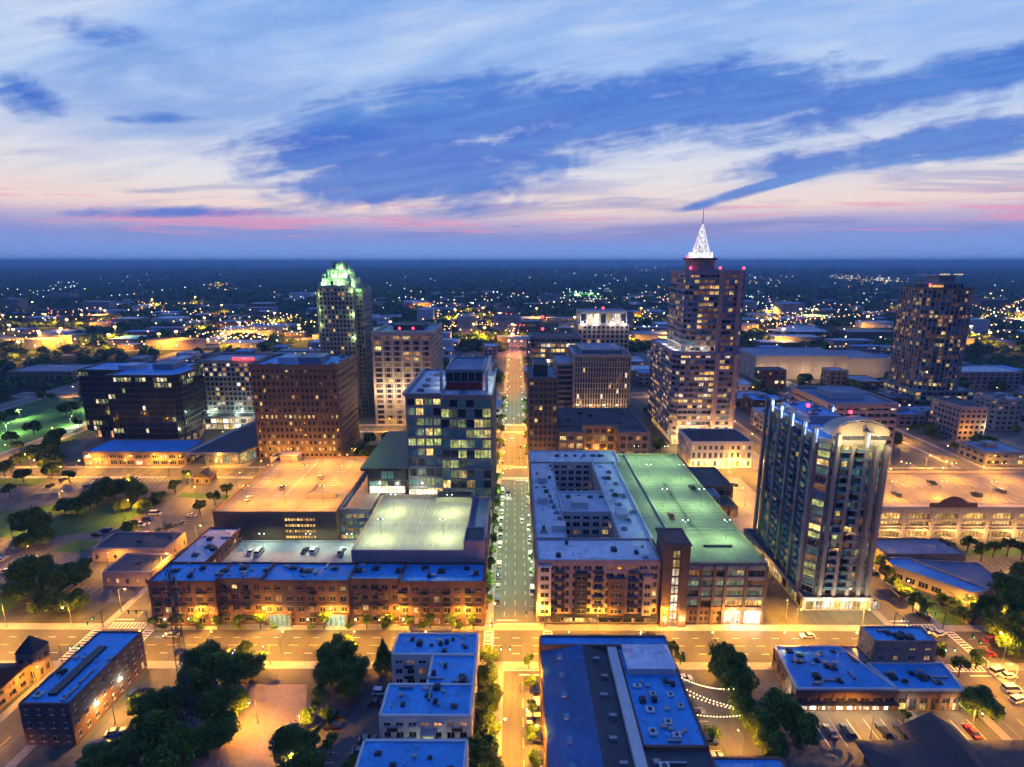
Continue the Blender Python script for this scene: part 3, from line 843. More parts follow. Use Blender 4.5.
# tall fins and stacked balcony bays up the west and south faces
for y in (181.8, 190.5, 201.5, 212.5, 222.0, 227.5):
    xo = (y - 181.5) * .0854; mb = MB(); mb.box(101.7 + xo, 102.9 + xo, y, y + 1.3, 4.6, TZ + 3.8); B.part(mb, 'fin', 'grey_stone')
for x in (107.0, 111.8, 116.4, 120.4, 123.6):
    mb = MB(); mb.box(x, x + 1.2, 176.9, 178.1, 4.6, TZ + (3.4 if x in (107.0, 116.4) else -1)); B.part(mb, 'fin', 'grey_stone')
bm = MB(); bm.box(-.0, 1.6, 0, 3.6, 0, .16, 0); bm.box(0, .05, 0, 3.6, .16, 1.1, 1); bm.box(.05, 1.6, 0, .05, .16, 1.1, 1); bm.box(.05, 1.6, 3.55, 3.6, .16, 1.1, 1)
BW = bm.mesh('balcony', ['concrete_pale', 'glass_blue'])
bm = MB(); bm.box(0, 3.2, 0, 1.4, 0, .16, 0); bm.box(0, 3.2, 0, .05, .16, 1.1, 1); bm.box(0, .05, .05, 1.4, .16, 1.1, 1); bm.box(3.15, 3.2, .05, 1.4, .16, 1.1, 1)
BS = bm.mesh('balcony', ['concrete_pale', 'glass_blue'])
fh = (TZ - 4.6) / fl
for f in range(1, fl):
    z = 4.6 + f * fh
    for y in (183.8, 194.5, 206): obj('balcony', BW, B.root, (101.3 + (y - 181.5) * .0854 - 114, y - 204, z), -.0852)
    for x in (108.7, 114.0): obj('balcony', BS, B.root, (x - 114, 176.7 - 204, z))
# shops along its foot
for i in range(8): B.wins.append((104 + i * 3.3, 176, 2.1, 0, 2.8, 3.1, B.r.choice(('bright', 'white', 'deepgold', 'yellow')), 'dark_metal', 1, 1))
for i in range(14): B.wins.append((101.5, 179 + i * 3.6, 2.1, -math.pi / 2, 2.9, 3.1, B.r.choice(('white', 'yellow', 'palegreen', 'glass')), 'dark_metal', 1, .3))
# column caps with blue-white light
for (x, y) in ((102.5, 182.4), (103.2, 191.1), (104.1, 202.1), (105.0, 212.9), (106, 222.8), (117, 177.4), (124.4, 184), (124.4, 196), (124.4, 212)):
    mb = MB(); mb.box(x - 1.2, x + 1.2, y - 1.2, y + 1.2, TZ + 3.9, TZ + 4.3, 0); mb.box(x - .2, x + .2, y - .85, y - .62, TZ - 1.0, TZ + 3.8, 1)
    mb.box(x - .55, x + .55, y - .6, y + .6, TZ, TZ + 3.88, 0)
    B.part(mb, 'column_cap', ['grey_metal', 'bluewhite'])
    lamp_light('cap_light', (x - 114, y - 1.6 - 204, TZ + 2.6), 500 if x < 110 else 150, (.35, .5, 1), B.root)
# the arched canopy: a shallow vault over the south end
mb = MB(); prev = None; seg = 18
for i in range(seg + 1):
    t = math.pi * i / seg
    x = 115.5 - 9.8 * math.cos(t); z = TZ + 2.2 + 5.2 * math.sin(t)
    if prev:
        (xa, za) = prev
        for (d0, d1, q) in ((0, .3, 0),):
            mb.v += []
        b = len(mb.v)
        mb.v += [(xa, 179, za), (x, 179, z), (x, 185, z - .3 if z > TZ + 3 else z), (xa, 185, za - .3 if za > TZ + 3 else za),
                 (xa, 179, za + .35), (x, 179, z + .35), (x, 185, z + .05 if z > TZ + 3 else z + .35), (xa, 185, za + .05 if za > TZ + 3 else za + .35)]
        for q in ((0, 3, 2, 1), (4, 5, 6, 7), (0, 1, 5, 4), (1, 2, 6, 5), (2, 3, 7, 6), (3, 0, 4, 7)):
            mb.f.append(tuple(b + i_ for i_ in q)); mb.m.append(0)
    prev = (x, z)
B.part(mb, 'arched_canopy', 'beige')
mb = MB(); pts = [(115.5 - 9.5 * math.cos(math.pi * i / 20), TZ + 2.2 + 4.9 * math.sin(math.pi * i / 20)) for i in range(21)]
mb.poly([(x, 178.9, z) for x, z in pts]); mb.poly([(x, 179.1, z) for x, z in pts][::-1]); B.part(mb, 'gable_wall', 'beige')
for x in (107.5, 111, 115.5, 120, 123.5): lamp_light('crown_light', (x - 114, 174.5 - 204, TZ + 1.5), 1400, (1, .74, .28), B.root)
mb = MB(); mb.box(106, 125, 178.8, 179.1, TZ + 1.0, TZ + 2.0); B.part(mb, 'terrace_rail', 'palegreen')
B.rect(109, 121, 200, 222, TZ + .1, TZ + 3.0, wall='grey_metal', roof='roof_dusk_blue', parapet=.3)
B.red_light(115.5, 186, TZ + 7.0, 1.2, .6); B.red_light(111, 205, TZ + 3.0, 2.5, .7)
B.roof_units([(112, 203), (116, 208), (118, 213), (112, 218)], TZ + 3.1, 'grey_metal', 2.0)
B.finish()
for i, x in enumerate((104, 110, 116, 122)): lamp_light('shop_light', (x - 114, 173.8 - 204, 4.0), 1100, (1, .82, .5), B.root)

# --- brick apartments in a long row, left of the avenue -------------------------------------------
B = Bld('apartment_row', 'long brick apartment row with a blue-grey roof along the cross street', 'apartment block', -66, 172, seed=5); keep(-124, -9, 165, 210)
fronts = [(-121, -99, 166.6), (-98.9, -84, 168), (-83.9, -55, 167.2), (-54.9, -38, 168), (-37.9, -10, 166.8)]
for i, (a, b, y) in enumerate(fronts):
    B.rect(a, b, y, 178.5, 0, 16 + (i % 2) * .15, fl=4, bay=3.7, pier=1.5, span=1.5, proud=.18, wall=('brick_red', 'brick_brown')[i % 2], roof='roof_dusk_blue', lit=.13, pal=('warm', 'warm', 'yellow', 'dim'), style=2,
           frame='brick_tan' if i % 2 else 'beige', base=0, parapet=.7, rows={0: .3}, glass=('glass', 'glass', 'glass'), winh=1.9, winw=1.7)
B.rect(-121, -108.5, 178.6, 205, 0, 16, fl=4, bay=3.8, pier=1.5, span=1.5, proud=.18, wall='brick_red', roof='roof_pale', lit=.3, pal=('warm', 'dim'), style=2, frame='beige', winh=1.9, winw=1.7, parapet=.7)
for (x, wd) in ((-78.5, 7.0), (-59.5, 6.4)):
    mb = MB(); mb.box(x - wd / 2, x + wd / 2, 166.65, 167.2, .05, 4.2, 0); mb.box(x - wd / 2 - .5, x - wd / 2, 166.3, 167.2, 0, 4.9, 1); mb.box(x + wd / 2, x + wd / 2 + .5, 166.3, 167.2, 0, 4.9, 1); mb.box(x - wd / 2, x + wd / 2, 166.3, 167.2, 4.21, 4.88, 1)
    B.part(mb, 'garage_entrance', ['garage_green', 'brick_brown'])
    lamp_light('garage_light', (x + 66, 164.6 - 172, 3.4), 700, (.6, 1, .55), B.root)
for x in [-118.5 + 7.4 * i for i in range(15)]:
    if abs(x + 78.5) < 5 or abs(x + 59.5) < 5: continue
    for f in (1, 2, 3): obj('balcony', BALM, B.root, (x + 66, -5.2 + (0 if f else 0), f * 4.0 - .1), 0, (.8, .8, .9))
B.clutter(-120, -11, 168.5, 177.5, 16.2, 34); B.clutter(-120, -109.5, 180, 204, 16.1, 8)
B.roof_units([(-116 + 7.6 * i + (i % 3), 173.5 + (i % 2) * 1.6) for i in range(14)] + [(-115, 184), (-113, 190), (-116, 196)], 16.15, 'dark_metal', 1.6)
for i in range(14):
    x = -117 + i * 8
    if abs(x + 78.5) < 4 or abs(x + 59.5) < 4: continue
    mb = MB(); mb.box(x - .15, x + .15, 166.1, 166.5, 2.6, 3.0); B.part(mb, 'wall_lamp', 'warm_bulb')
    if i % 2 == 0: lamp_light('wall_light', (x + 66, 165.2 - 172, 2.7), 90, WARM, B.root)
B.finish()

# --- low deck with parked cars behind the row --------------------------------------------------------
B = Bld('courtyard_deck', 'low pale parking deck with a few cars behind the brick apartment row', 'parking deck', -82, 192, seed=6)
B.rect(-108, -58, 179, 204.5, 0, 10.5, wall='concrete_pale', roof='concrete_pale', parapet=.8)
B.finish()
for i, x in enumerate((-98, -80, -64)):
    deck_lamp('deck_lamp', x, 200, 10.6, 4, 1200, (.75, 1, .7), 'white_bulb', '%s lamp pole on the low courtyard deck behind the brick apartment row' % ('west', 'middle', 'east')[i], 'lamps on the courtyard deck')

# --- parking deck lit orange ---------------------------------------------------------------------------
B = Bld('parking_deck', 'broad parking deck whose roof glows orange under sodium lamps', 'parking deck', -96, 242, seed=7); keep(-125, -58, 178, 280)
B.rect(-122, -72, 210, 276, 0, 20, wall='brown_stone', roof='concrete_deck', parapet=1.1)
B.rect(-71.9, -59, 214, 276, 0, 19.5, wall='concrete_pale', roof='concrete_deck', parapet=1.1)
for f in range(5):
    for i in range(10): B.wins.append((-92.5 + i * 1.25, 210, 17.6 - f * 2.55, 0, .85, 1.15, 'deepgold', 'brown_stone', 1, 1))
    for i in range(5): B.wins.append((-70.5 + i * 2.6, 214, 17.3 - f * 3.1, 0, 2.1, 1.7, B.r.choice(('garage_warm', 'green', 'palegreen')), 'concrete_pale', 1, 1))
mb = MB(); mb.box(-90, -77, 226, 227, 20, 22.0); mb.box(-90, -89.6, 227, 240, 20, 21.2); B.part(mb, 'ramp_wall', 'concrete')
mb = MB(); mb.box(-100, -99.8, 228, 270, 20.12, 20.18)
for i in range(16):
    for x in (-118, -104.6, -86.0): mb.box(x, x + 4.8, 228 + i * 2.9, 228.12 + i * 2.9, 20.12, 20.16)
B.part(mb, 'deck_marking', 'paint_white')
mb = MB(); mb.box(-119, -110, 270, 276, 20, 23.2); mb.box(-119.3, -109.7, 269.7, 276.3, 23.2, 23.5); B.part(mb, 'stair_head', 'pink_wall')
B.finish()
for i, y in enumerate((219, 243, 266)):
    for j, x in enumerate((-112, -96, -80)):
        deck_lamp('deck_lamp', x, y, 20.1, 6.5, 7600, (1, .40, .028), 'sodium_bulb', '%s lamp pole in the %s row on the orange lit deck roof' % (('west', 'middle', 'east')[j], ('near', 'middle', 'far')[i]), 'lamps on the orange lit deck')

# --- green-white deck with the pink parapet, below the glass office ------------------------------------
B = Bld('parking_deck', 'pale lit parking deck with a pinkish parapet in front of the glass office tower', 'parking deck', -36, 202, seed=8); keep(-58, -9, 178, 228)
B.rect(-57, -17.6, 179.2, 227, 0, 19.6, wall='pink_wall', roof='concrete_pale', parapet=1.6)
B.rect(-17.5, -10.4, 179.2, 190, 0, 24, wall='pink_wall', roof='roof_dark', parapet=.6)
B.rect(-17.5, -10.4, 190.1, 227, 0, 19.4, wall='pink_wall', roof='roof_mid', parapet=1.0, fl=5, bay=4, pier=1.4, span=1.4, lit=.5, pal=('garage_green', 'palegreen'), style=1)
mb = MB(); mb.box(-37, -36.85, 196, 224, 19.72, 19.78); mb.box(-56, -18, 203, 203.15, 19.72, 19.78)
for i in range(11):
    for y in (184, 197.5, 210): mb.box(-54 + i * 3.1, -53.88 + i * 3.1, y, y + 4.8, 19.72, 19.76)
B.part(mb, 'deck_marking', 'paint_white')
B.rect(-33, -18, 222, 229, 19.7, 21.7, wall='concrete_pale', roof='roof_dark', parapet=.3)
B.finish()
for i, (x, y) in enumerate(((-49, 190), (-26, 190), (-49, 212), (-26, 212))):
    deck_lamp('deck_lamp', x, y, 19.7, 6, 3000, (.9, 1, .36), 'white_bulb', '%s lamp pole on the pale deck in front of the glass office tower' % ('near west', 'near east', 'far west', 'far east')[i], 'lamps on the pale deck')

# --- glass office tower on the avenue ---------------------------------------------------------------------
B = Bld('office_tower', 'glass office tower with a white framed penthouse on the left of the avenue', 'office tower', -28, 260, seed=9); keep(-66, -8, 226, 296)
pg = ('green', 'palegreen', 'green', 'palegreen', 'yellow')
B.rect(-46, -31, 232, 288, 0, 64, fl=14, bay=3.6, pier=.7, span=1.3, proud=.3, wall='grey_stone', roof='roof_pale', lit=.32, pal=pg, style=1, glass=('glass_green', 'glass'), frame='dark_metal', rows={12: .5, 4: .45, 1: .6}, skipedge=(1,), run=.45)
B.rect(-30.9, -9.8, 229.5, 288, 0, 63.9, fl=14, bay=3.5, pier=.18, span=.95, proud=.3, wall='grey_metal', roof='roof_pale', lit=.44, pal=pg, style=1, glass=('glass', 'glass_green'), frame='dark_metal', rows={12: .35, 3: .4, 0: .5}, skipedge=(3,), run=.3)
mb = MB(); mb.box(-47.5, -30.9, 230.8, 232, 64.1, 65.4); mb.box(-30.9, -8.9, 228.2, 229.5, 64.1, 65.4); mb.box(-47.5, -46.3, 232, 289, 64.1, 65.4); mb.box(-9.8, -8.9, 229.5, 289, 64.1, 65.4); B.part(mb, 'cornice', 'grey_metal')
B.rect(-30, -14, 243, 276, 64.1, 67.6, wall='red_panel', roof='roof_dark', parapet=0)
B.rect(-30, -14, 243, 276, 67.7, 72.6, fl=1, bay=3.2, pier=.5, span=.7, wall='grey_metal', roof='roof_mid', lit=0, style=1)
mb = MB()
for (x, y) in ((-32, 241), (-12, 241), (-12, 279), (-32, 279)): mb.box(x - .6, x + .6, y - .6, y + .6, 64.1, 73.5)
mb.box(-12.5, -11.5, 241.6, 278.4, 72.4, 73.4)
B.part(mb, 'frame', 'white_wall')
for y in (247, 258, 270): lamp_light('roof_light', (-10.9 + 28, y - 260, 67), 420, (.85, 1, .9), B.root); lamp_light('roof_light', (-34.5 + 28, y - 260, 66.5), 260, (1, 1, .9), B.root)
B.roof_units([(-41, 240), (-40, 250), (-41, 262), (-38, 274), (-22, 236), (-26, 250)], 64.2, 'grey_metal', 2.2)
# low wing with the big flat roof
B.rect(-64, -47.2, 232, 282, 0, 31, fl=6, bay=2.6, pier=.3, span=1.0, proud=.3, wall='dark_metal', roof='bronze', lit=.35, pal=('palegreen', 'dim', 'green'), style=1, glass=('glass_green', 'glass'), frame='dark_metal', rows={5: .0, 4: .5, 3: .5}, parapet=0, run=.4)
mb = MB(); mb.prism([(-66.5, 229), (-46.2, 229), (-46.2, 231.5), (-47.2, 284), (-66.5, 284)], 31.2, 32.3); B.part(mb, 'roof_slab', 'bronze')
mb = MB(); mb.box(-63.5, -48, 230.7, 231.4, 20.2, 23.2); mb.box(-46, -34, 230.5, 231.2, 19.8, 21.8); B.part(mb, 'light_panel', 'bright')
for x in (-60, -52, -41): lamp_light('soffit_light', (x + 28, 228.6 - 260, 23), 900, (1, .98, .75), B.root)
B.finish()

# --- tan concrete office behind it --------------------------------------------------------------------------
B = Bld('office_tower', 'tan concrete office tower with deep square bays behind the glass office', 'office tower', -82, 438, seed=10); keep(-106, -58, 403, 480)
B.rect(-103, -60.5, 405, 466, 0, 68, fl=17, bay=7.1, pier=1.9, span=1.15, proud=.8, wall='tan_stone', roof='roof_grey', lit=.22, pal=('warm', 'yellow', 'dim', 'dim'), style=1, frame='bronze', rows={16: .75, 11: .9, 4: .85, 3: .5, 2: .5}, parapet=2.2, run=.3)
mb = MB()
for i in range(1, 6): 
    for q in (-1.7, 1.7): mb.box(-103 + (i + .5) * 7.1 + q - .2, -103 + (i + .5) * 7.1 + q + .2, 404.5, 405, 0, 65)
B.part(mb, 'mullion', 'tan_stone')
B.rect(-93, -70, 430, 455, 68.1, 72, wall='dark_panel', roof='roof_dark', parapet=.2)
for x in (-100, -86, -72): lamp_light('facade_light', (x + 82, 396 - 438, 26), 9000, (1, .68, .42), B.root)
B.red_light(-84, 410, 70, 1.5, .9); B.red_light(-74, 410, 70, 1.5, .9)
B.finish()

# --- tower with the stepped, green lit crown ----------------------------------------------------------------
B = Bld('crowned_tower', 'slender stone tower with a stepped crown lit green', 'tower', -132, 452, seed=11); keep(-162, -104, 425, 480)
B.rect(-149, -123.4, 432, 466, 0, 101, fl=29, bay=3.0, pier=1.1, span=1.3, proud=.5, wall='grey_stone', roof='roof_grey', lit=.13, pal=('yellow', 'warm', 'dim', 'palegreen'), style=0, frame='bronze', parapet=1.2, rows={3: .4, 6: .3, 28: .2})
B.rect(-123.2, -118, 440, 466, 0, 98, fl=28, bay=3.0, pier=1.1, span=1.3, proud=.5, wall='grey_stone', roof='roof_grey', lit=.12, pal=('yellow', 'dim'), style=0, frame='bronze', parapet=1.0)
B.rect(-153.5, -149.2, 440, 470, 0, 96, fl=28, bay=3.4, pier=1.2, span=1.3, proud=.4, wall='grey_stone', roof='roof_grey', lit=.12, pal=('yellow', 'dim'), style=0, parapet=1)
B.rect(-147, -125.4, 435, 462, 101.2, 107, fl=1, bay=3, pier=1.0, span=1.6, wall='concrete_pale', roof='roof_pale', lit=.8, pal=('crown_green',), parapet=.7)
B.rect(-143.5, -128.5, 439, 458, 107.2, 113.5, fl=1, bay=3.2, pier=.9, span=1.6, wall='concrete_pale', roof='roof_pale', lit=1, pal=('crown_green',), parapet=.7)
B.rect(-140.5, -131.5, 442, 455, 113.7, 119.0, fl=1, bay=3, pier=.8, span=1.4, wall='concrete_pale', roof='roof_pale', lit=.5, pal=('crown_green',), parapet=.7)
mb = MB()
for (x, y, z, h) in ((-148, 434, 101.2, 3), (-124.6, 434, 101.2, 3), (-146, 436.4, 107.2, 3), (-126.6, 436.4, 107.2, 3)):
    mb.box(x - 1.3, x + 1.3, y - 1.3, y + 1.3, z, z + h)
B.part(mb, 'pinnacle', 'concrete_pale')
for (x, y, z) in ((-145, 433.5, 103), (-134, 433, 103), (-123, 433.5, 103), (-138, 437.5, 109), (-130, 437.5, 109), (-134, 441.5, 115), (-122.6, 436.5, 103), (-126, 441, 110)):
    lamp_light('crown_light', (x + 132, y - 452, z), 7000, (.42, 1, .30), B.root)
for (x, z0, z1) in ((-150.5, 72, 95), (-123.6, 62, 98)):      # uplit recesses
    for z in (z0, (z0 + z1) / 2, z1): lamp_light('recess_light', (x + 132, 430.5 - 452, z), 1500, (.7, 1, .3), B.root)
B.finish()

# --- brown office ---------------------------------------------------------------------------------------------
B = Bld('office_block', 'square brown brick office block with small windows behind the orange lit deck', 'office block', -131, 352, seed=12); keep(-160, -103, 328, 378)
B.rect(-158.5, -107, 331, 370, 0, 58, fl=14, bay=2.85, pier=1.35, span=1.9, proud=.45, wall='brown_stone', roof='roof_dusk_blue', lit=.10, pal=('yellow', 'warm', 'dim'), style=0, frame='brown_stone', rows={13: .12, 12: .3, 9: .35, 6: .97, 5: .2, 2: .7, 1: .75}, parapet=1.6)
B.rect(-133, -119, 340, 358, 58.2, 62, wall='grey_metal', roof='roof_mid', parapet=.2)
B.rect(-148, -138, 346, 360, 58.2, 61, wall='white_wall', roof='roof_pale', parapet=.2)
B.rect(-146, -134, 318, 327, 0, 5.2, wall='white_wall', roof='roof_dark', parapet=.4)
B.roof_units([(-150, 338), (-142, 337), (-112, 340), (-110, 352), (-113, 364)], 58.3, 'grey_metal', 2.2)
B.finish()
for x in (-150, -140, -128, -116): lamp_light('facade_light', (x + 131, 325 - 352, 6), 3000, SOD, B.root)

# --- dark glass block on the left -------------------------------------------------------------------------------
B = Bld('office_block', 'black glass office block with a bright blue-grey roof at the left of the skyline', 'office block', -245, 385, seed=13); keep(-292, -212, 346, 424)
B.mass([(-294, 370), (-262, 368), (-262, 351), (-220, 351), (-217, 355), (-217, 374), (-226, 384), (-226, 398), (-296, 400)], 6, 48, fl=11, bay=2.3, pier=.35, span=.9, proud=.35, wall='dark_metal', roof='roof_dusk_blue', lit=.02, pal=('palegreen', 'green', 'white'), style=0, glass='glass', rows={10: .3, 9: .12, 5: .06, 1: .1}, parapet=.9, run=.6)
B.mass([(-290, 373), (-260, 370), (-260, 353), (-221, 353), (-219, 373), (-228, 396), (-292, 398)], 0, 6, fl=1, bay=3.5, pier=.6, span=.8, wall='concrete', roof='roof_dark', lit=.6, pal=('warm', 'deepgold', 'yellow'), parapet=0)
B.rect(-268, -256, 372, 384, 48.2, 51, wall='white_wall', roof='roof_pale', parapet=.2)
B.rect(-246, -232, 374, 390, 48.2, 51.5, wall='grey_metal', roof='roof_mid', parapet=.2)
B.finish()

# --- low building with the blue roof before it ---------------------------------------------------------------------
B = Bld('low_hall', 'long low building with a vivid blue-grey flat roof in front of the black glass block', 'hall', -225, 312, seed=14); keep(-260, -190, 316, 345)
B.rect(-258, -197, 318, 342, 0, 8, fl=2, bay=5.0, pier=1.2, span=1.4, wall='brick_tan', roof='roof_dusk_blue', lit=.35, pal=('warm', 'yellow', 'white'), style=1, frame='white_wall')
B.finish()
for x in (-250, -232, -214, -202): lamp_light('wall_light', (x + 225, 315 - 312, 5), 1400, SOD, B.root)

# --- hotel with the pale grid front ---------------------------------------------------------------------------------
B = Bld('hotel', 'pale gridded hotel with a small red roof sign left of the brown office block', 'hotel', -208, 418, seed=15); keep(-236, -184, 398, 440)
B.rect(-231, -189, 404, 436, 0, 48, fl=13, bay=3.2, pier=.9, span=1.3, proud=.3, wall='grey_stone', roof='roof_grey', lit=.27, pal=('warm', 'yellow', 'dim', 'white'), style=0, frame='white_wall', parapet=1.2)
B.rect(-238, -186, 392, 403.8, 0, 9, fl=2, bay=4.2, pier=.6, span=.9, wall='concrete_pale', roof='roof_dark', lit=.8, pal=('white', 'yellow', 'bright', 'warm'), style=1)
mb = MB(); mb.box(-206, -190, 403.0, 403.4, 49.4, 51.6); B.part(mb, 'roof_sign', 'sign_red')
for x in (-225, -205, -190): lamp_light('facade_light', (x + 208, 400 - 418, 11), 2500, (.75, 1, .75), B.root)
lamp_light('sign_light', (-198 + 208, 401 - 418, 50.5), 700, (1, .2, .3), B.root)
B.finish()

# --- convention hall with the long dark roof --------------------------------------------------------------------------
B = Bld('hall_roof', 'long dark slanting hall roof with a bright edge beside the plaza', 'hall', -180, 345, seed=16); keep(-200, -160, 312, 388)
B.mass([(-186, 320), (-166, 320), (-160, 330), (-160, 384), (-180, 384)], 0, 8, fl=1, bay=5, pier=.5, span=1.6, wall='concrete', roof='roof_dark', lit=.75, pal=('yellow', 'warm', 'palegreen'), parapet=0)
mb = MB(); mb.prism([(-192, 315), (-163, 315), (-158.6, 328), (-158.6, 388), (-181, 388)], 8.2, 9.2, 0); B.part(mb, 'canopy', 'roof_dark')
mb = MB(); pts = [(-192, 315), (-181, 388)]
mb.obox(pts[0], (0.149, .989), (-.989, .149), 0, 74, 0, 3.2, 8.0, 9.6); mb.obox((-192, 315), (1, 0), (0, -1), -3, 29, 0, .6, 8.1, 9.5); B.part(mb, 'roof_edge', 'concrete_pale')
B.finish()
for y in (325, 345, 365, 385): lamp_light('edge_light', (-197 + 180, y - 345, 7), 3600, (1, .93, .62), B.root)

# --- thin dark tower on the avenue ---------------------------------------------------------------------------------------
B = Bld('office_tower', 'slim dark office tower on the right side of the avenue', 'office tower', 16.5, 336, seed=17); keep(7, 26, 316, 390)
B.rect(9, 25.3, 318, 358, 0, 53, fl=14, bay=2.7, pier=1.0, span=1.5, proud=.35, wall='brown_stone', roof='roof_mid', lit=.05, pal=('dim', 'yellow'), style=0, glass='glass', rows={9: .3, 7: .4}, parapet=1.0)
B.rect(11.5, 20, 326, 350, 53.2, 60, wall='dark_panel', roof='roof_dark', parapet=.5)
B.roof_units([(12, 321), (17, 321.5), (22, 322)], 53.2, 'grey_metal', 1.6)
B.finish()

# --- dark-roofed brick hall with the stepped court ------------------------------------------------------------------------
B = Bld('brick_hall', 'flat dark-roofed brick building with a recessed entrance court behind the apartment block', 'building', 52, 345, seed=18); keep(26, 86, 316, 388)
B.rect(26.5, 41.5, 318, 332, 0, 20.5, fl=4, bay=4.8, pier=1.6, span=1.8, wall='brick_tan', roof='roof_dark', lit=.4, pal=('warm', 'deepgold', 'yellow'), style=1, frame='beige')
B.rect(62.5, 80, 318, 332, 0, 20.5, fl=4, bay=4.4, pier=1.6, span=1.8, wall='brick_tan', roof='roof_dark', lit=.25, pal=('warm', 'dim'), style=1, frame='beige')
B.rect(26.5, 80, 332.1, 374, 0, 20.6, fl=4, bay=4.5, pier=1.2, span=1.6, wall='brick_tan', roof='roof_dark', lit=.35, pal=('warm', 'yellow', 'dim'), style=1, frame='beige')
B.roof_units([(35, 345), (50, 355), (66, 340), (72, 362), (44, 362)], 20.7, 'dark_metal', 2)
B.finish()
for x in (46, 52, 58): lamp_light('court_light', (x - 52, 326 - 345, 4), 1800, SOD, B.root)

# --- ribbed grey tower -----------------------------------------------------------------------------------------------------
B = Bld('ribbed_tower', 'grey tower with close vertical ribs behind the dark-roofed brick building', 'office tower', 65, 430, seed=19); keep(26, 90, 402, 462)
B.rect(44.7, 85.5, 405, 452, 0, 52, fl=13, bay=1.9, pier=.75, span=.5, proud=.6, wall='tan_stone', roof='roof_mid', lit=.05, pal=('yellow', 'dim', 'white'), style=0, rows={12: .0, 1: .3, 2: .2}, parapet=1.6)
B.mass([(50, 410), (80, 410), (80, 446), (50, 446)], 52.2, 56, wall='grey_metal', roof='roof_mid', parapet=.4)
B.rect(32, 44.5, 412, 450, 0, 45, fl=11, bay=12.0, pier=1, span=1.2, wall='grey_stone', roof='roof_grey', lit=.1, pal=('dim',), style=0)
B.finish()
for x in (48, 58, 68, 78): lamp_light('facade_light', (x - 65, 400 - 430, 14), 1500, WARM, B.root)

# --- lit top block far behind, and its neighbour with bright stripes -------------------------------------------------------
B = Bld('lit_top_block', 'office block with a brightly floodlit colonnaded top floor and a red beacon', 'office block', 84, 535, seed=20); keep(54, 120, 520, 565)
B.rect(60, 108, 525, 560, 0, 62, fl=14, bay=4.2, pier=1.6, span=1.4, wall='beige', roof='roof_grey', lit=.15, pal=('warm', 'dim'), style=0, parapet=.5)
B.rect(62, 106, 527, 558, 62.2, 74, fl=1, bay=6.2, pier=1.6, span=2, wall='concrete_pale', roof='roof_mid', lit=.7, pal=('white', 'bright', 'yellow'), parapet=.5)
for x in (65, 76, 92, 103): lamp_light('facade_light', (x - 84, 523 - 535, 64), 3000, (1, .85, .8), B.root)
B.red_light(84, 530, 75, 1.5, 1.1)
B.finish()
B = Bld('office_block', 'grey office block with bright window bands at its right end beyond the slim dark tower', 'office block', 38, 470, seed=21); keep(10, 62, 462, 490)
B.rect(14, 56, 466, 492, 0, 58, fl=13, bay=4.2, pier=.7, span=1.6, wall='grey_stone', roof='roof_dark', lit=.08, pal=('yellow', 'dim', 'white'), style=0, glass='glass', rows={11: .7, 10: .7, 9: .8, 8: .7, 7: .6}, run=.8)
B.red_light(24, 470, 58, 16, 1.1); B.red_light(24, 469, 62, 2, 1.1)
B.finish()

# --- the tallest tower with the lit spire --------------------------------------------------------------------------------------
B = Bld('spire_tower', 'tallest tower with a white lit spire on a round drum', 'skyscraper', 126, 385, seed=22); keep(98, 150, 350, 428)
pn = ('warm', 'yellow', 'deepgold', 'dim', 'white')
B.mass([(104, 362), (108, 358), (146, 358), (146, 420), (104, 420)], 6, 62, fl=15, bay=3.3, pier=.25, span=1.6, proud=.35, wall='violet_stone', roof='roof_pale', lit=.3, pal=pn, style=0, glass=('glass', 'glass_blue', 'glass'), rows={14: .5, 12: .25, 1: .6, 2: .5, 0: .6}, run=.4, parapet=1.2)
B.rect(106, 144, 360, 418, 0, 6, fl=1, bay=4, pier=1, span=1, wall='tan_stone', roof='roof_dark', lit=.9, pal=('deepgold', 'yellow', 'white'), parapet=0)
B.mass([(111, 368), (115, 363.5), (132, 363.5), (134, 361.8), (146.5, 361.8), (146.5, 404), (111, 404)], 62.2, 113, fl=14, bay=3.2, pier=.25, span=1.5, proud=.35, wall='violet_stone', roof='roof_grey', lit=.3, pal=('warm', 'dim', 'dim', 'dim', 'yellow'), style=0, glass=('glass', 'glass_blue'), rows={9: .45, 10: .3}, run=.5, parapet=1.2)
for x in (130.2, 142):
    mb = MB(); mb.box(x, x + 2.6, 355.8, 357.5, 5, 62.1); mb.box(x, x + 2.6, 359.4, 361.3, 62.1, 114.5); B.part(mb, 'pilaster', 'pink_wall')
mb = MB(); mb.prism([(122 + 9.5 * math.cos(math.pi * i / 8), 376 + 9.5 * math.sin(math.pi * i / 8)) for i in range(16)], 113.2, 121); B.part(mb, 'drum', 'grey_stone')
mb = MB(); mb.prism([(122 + 11 * math.cos(math.pi * i / 8), 376 + 11 * math.sin(math.pi * i / 8)) for i in range(16)], 121, 122.2); B.part(mb, 'cornice', 'bronze')
mb = MB()
for i in range(16):
    t = math.pi * (i + .5) / 8
    x, y = 122 + 6.6 * math.cos(t), 376 + 6.6 * math.sin(t)
    mb.box(x - .8, x + .8, y - .8, y + .8, 122.2, 125.4)
B.part(mb, 'lantern', 'spire_glow')
mb = MB(); R0, zb, zt = 5.6, 125.5, 143.5
mb.prism([(122 + 8 * math.cos(math.pi * i / 4), 376 + 8 * math.sin(math.pi * i / 4)) for i in range(8)], 125.2, 125.9)
for i in range(8):
    t = math.pi * i / 4
    mb.tube((122 + R0 * math.cos(t), 376 + R0 * math.sin(t), zb), (122 + .4 * math.cos(t), 376 + .4 * math.sin(t), zt), .38, .2)
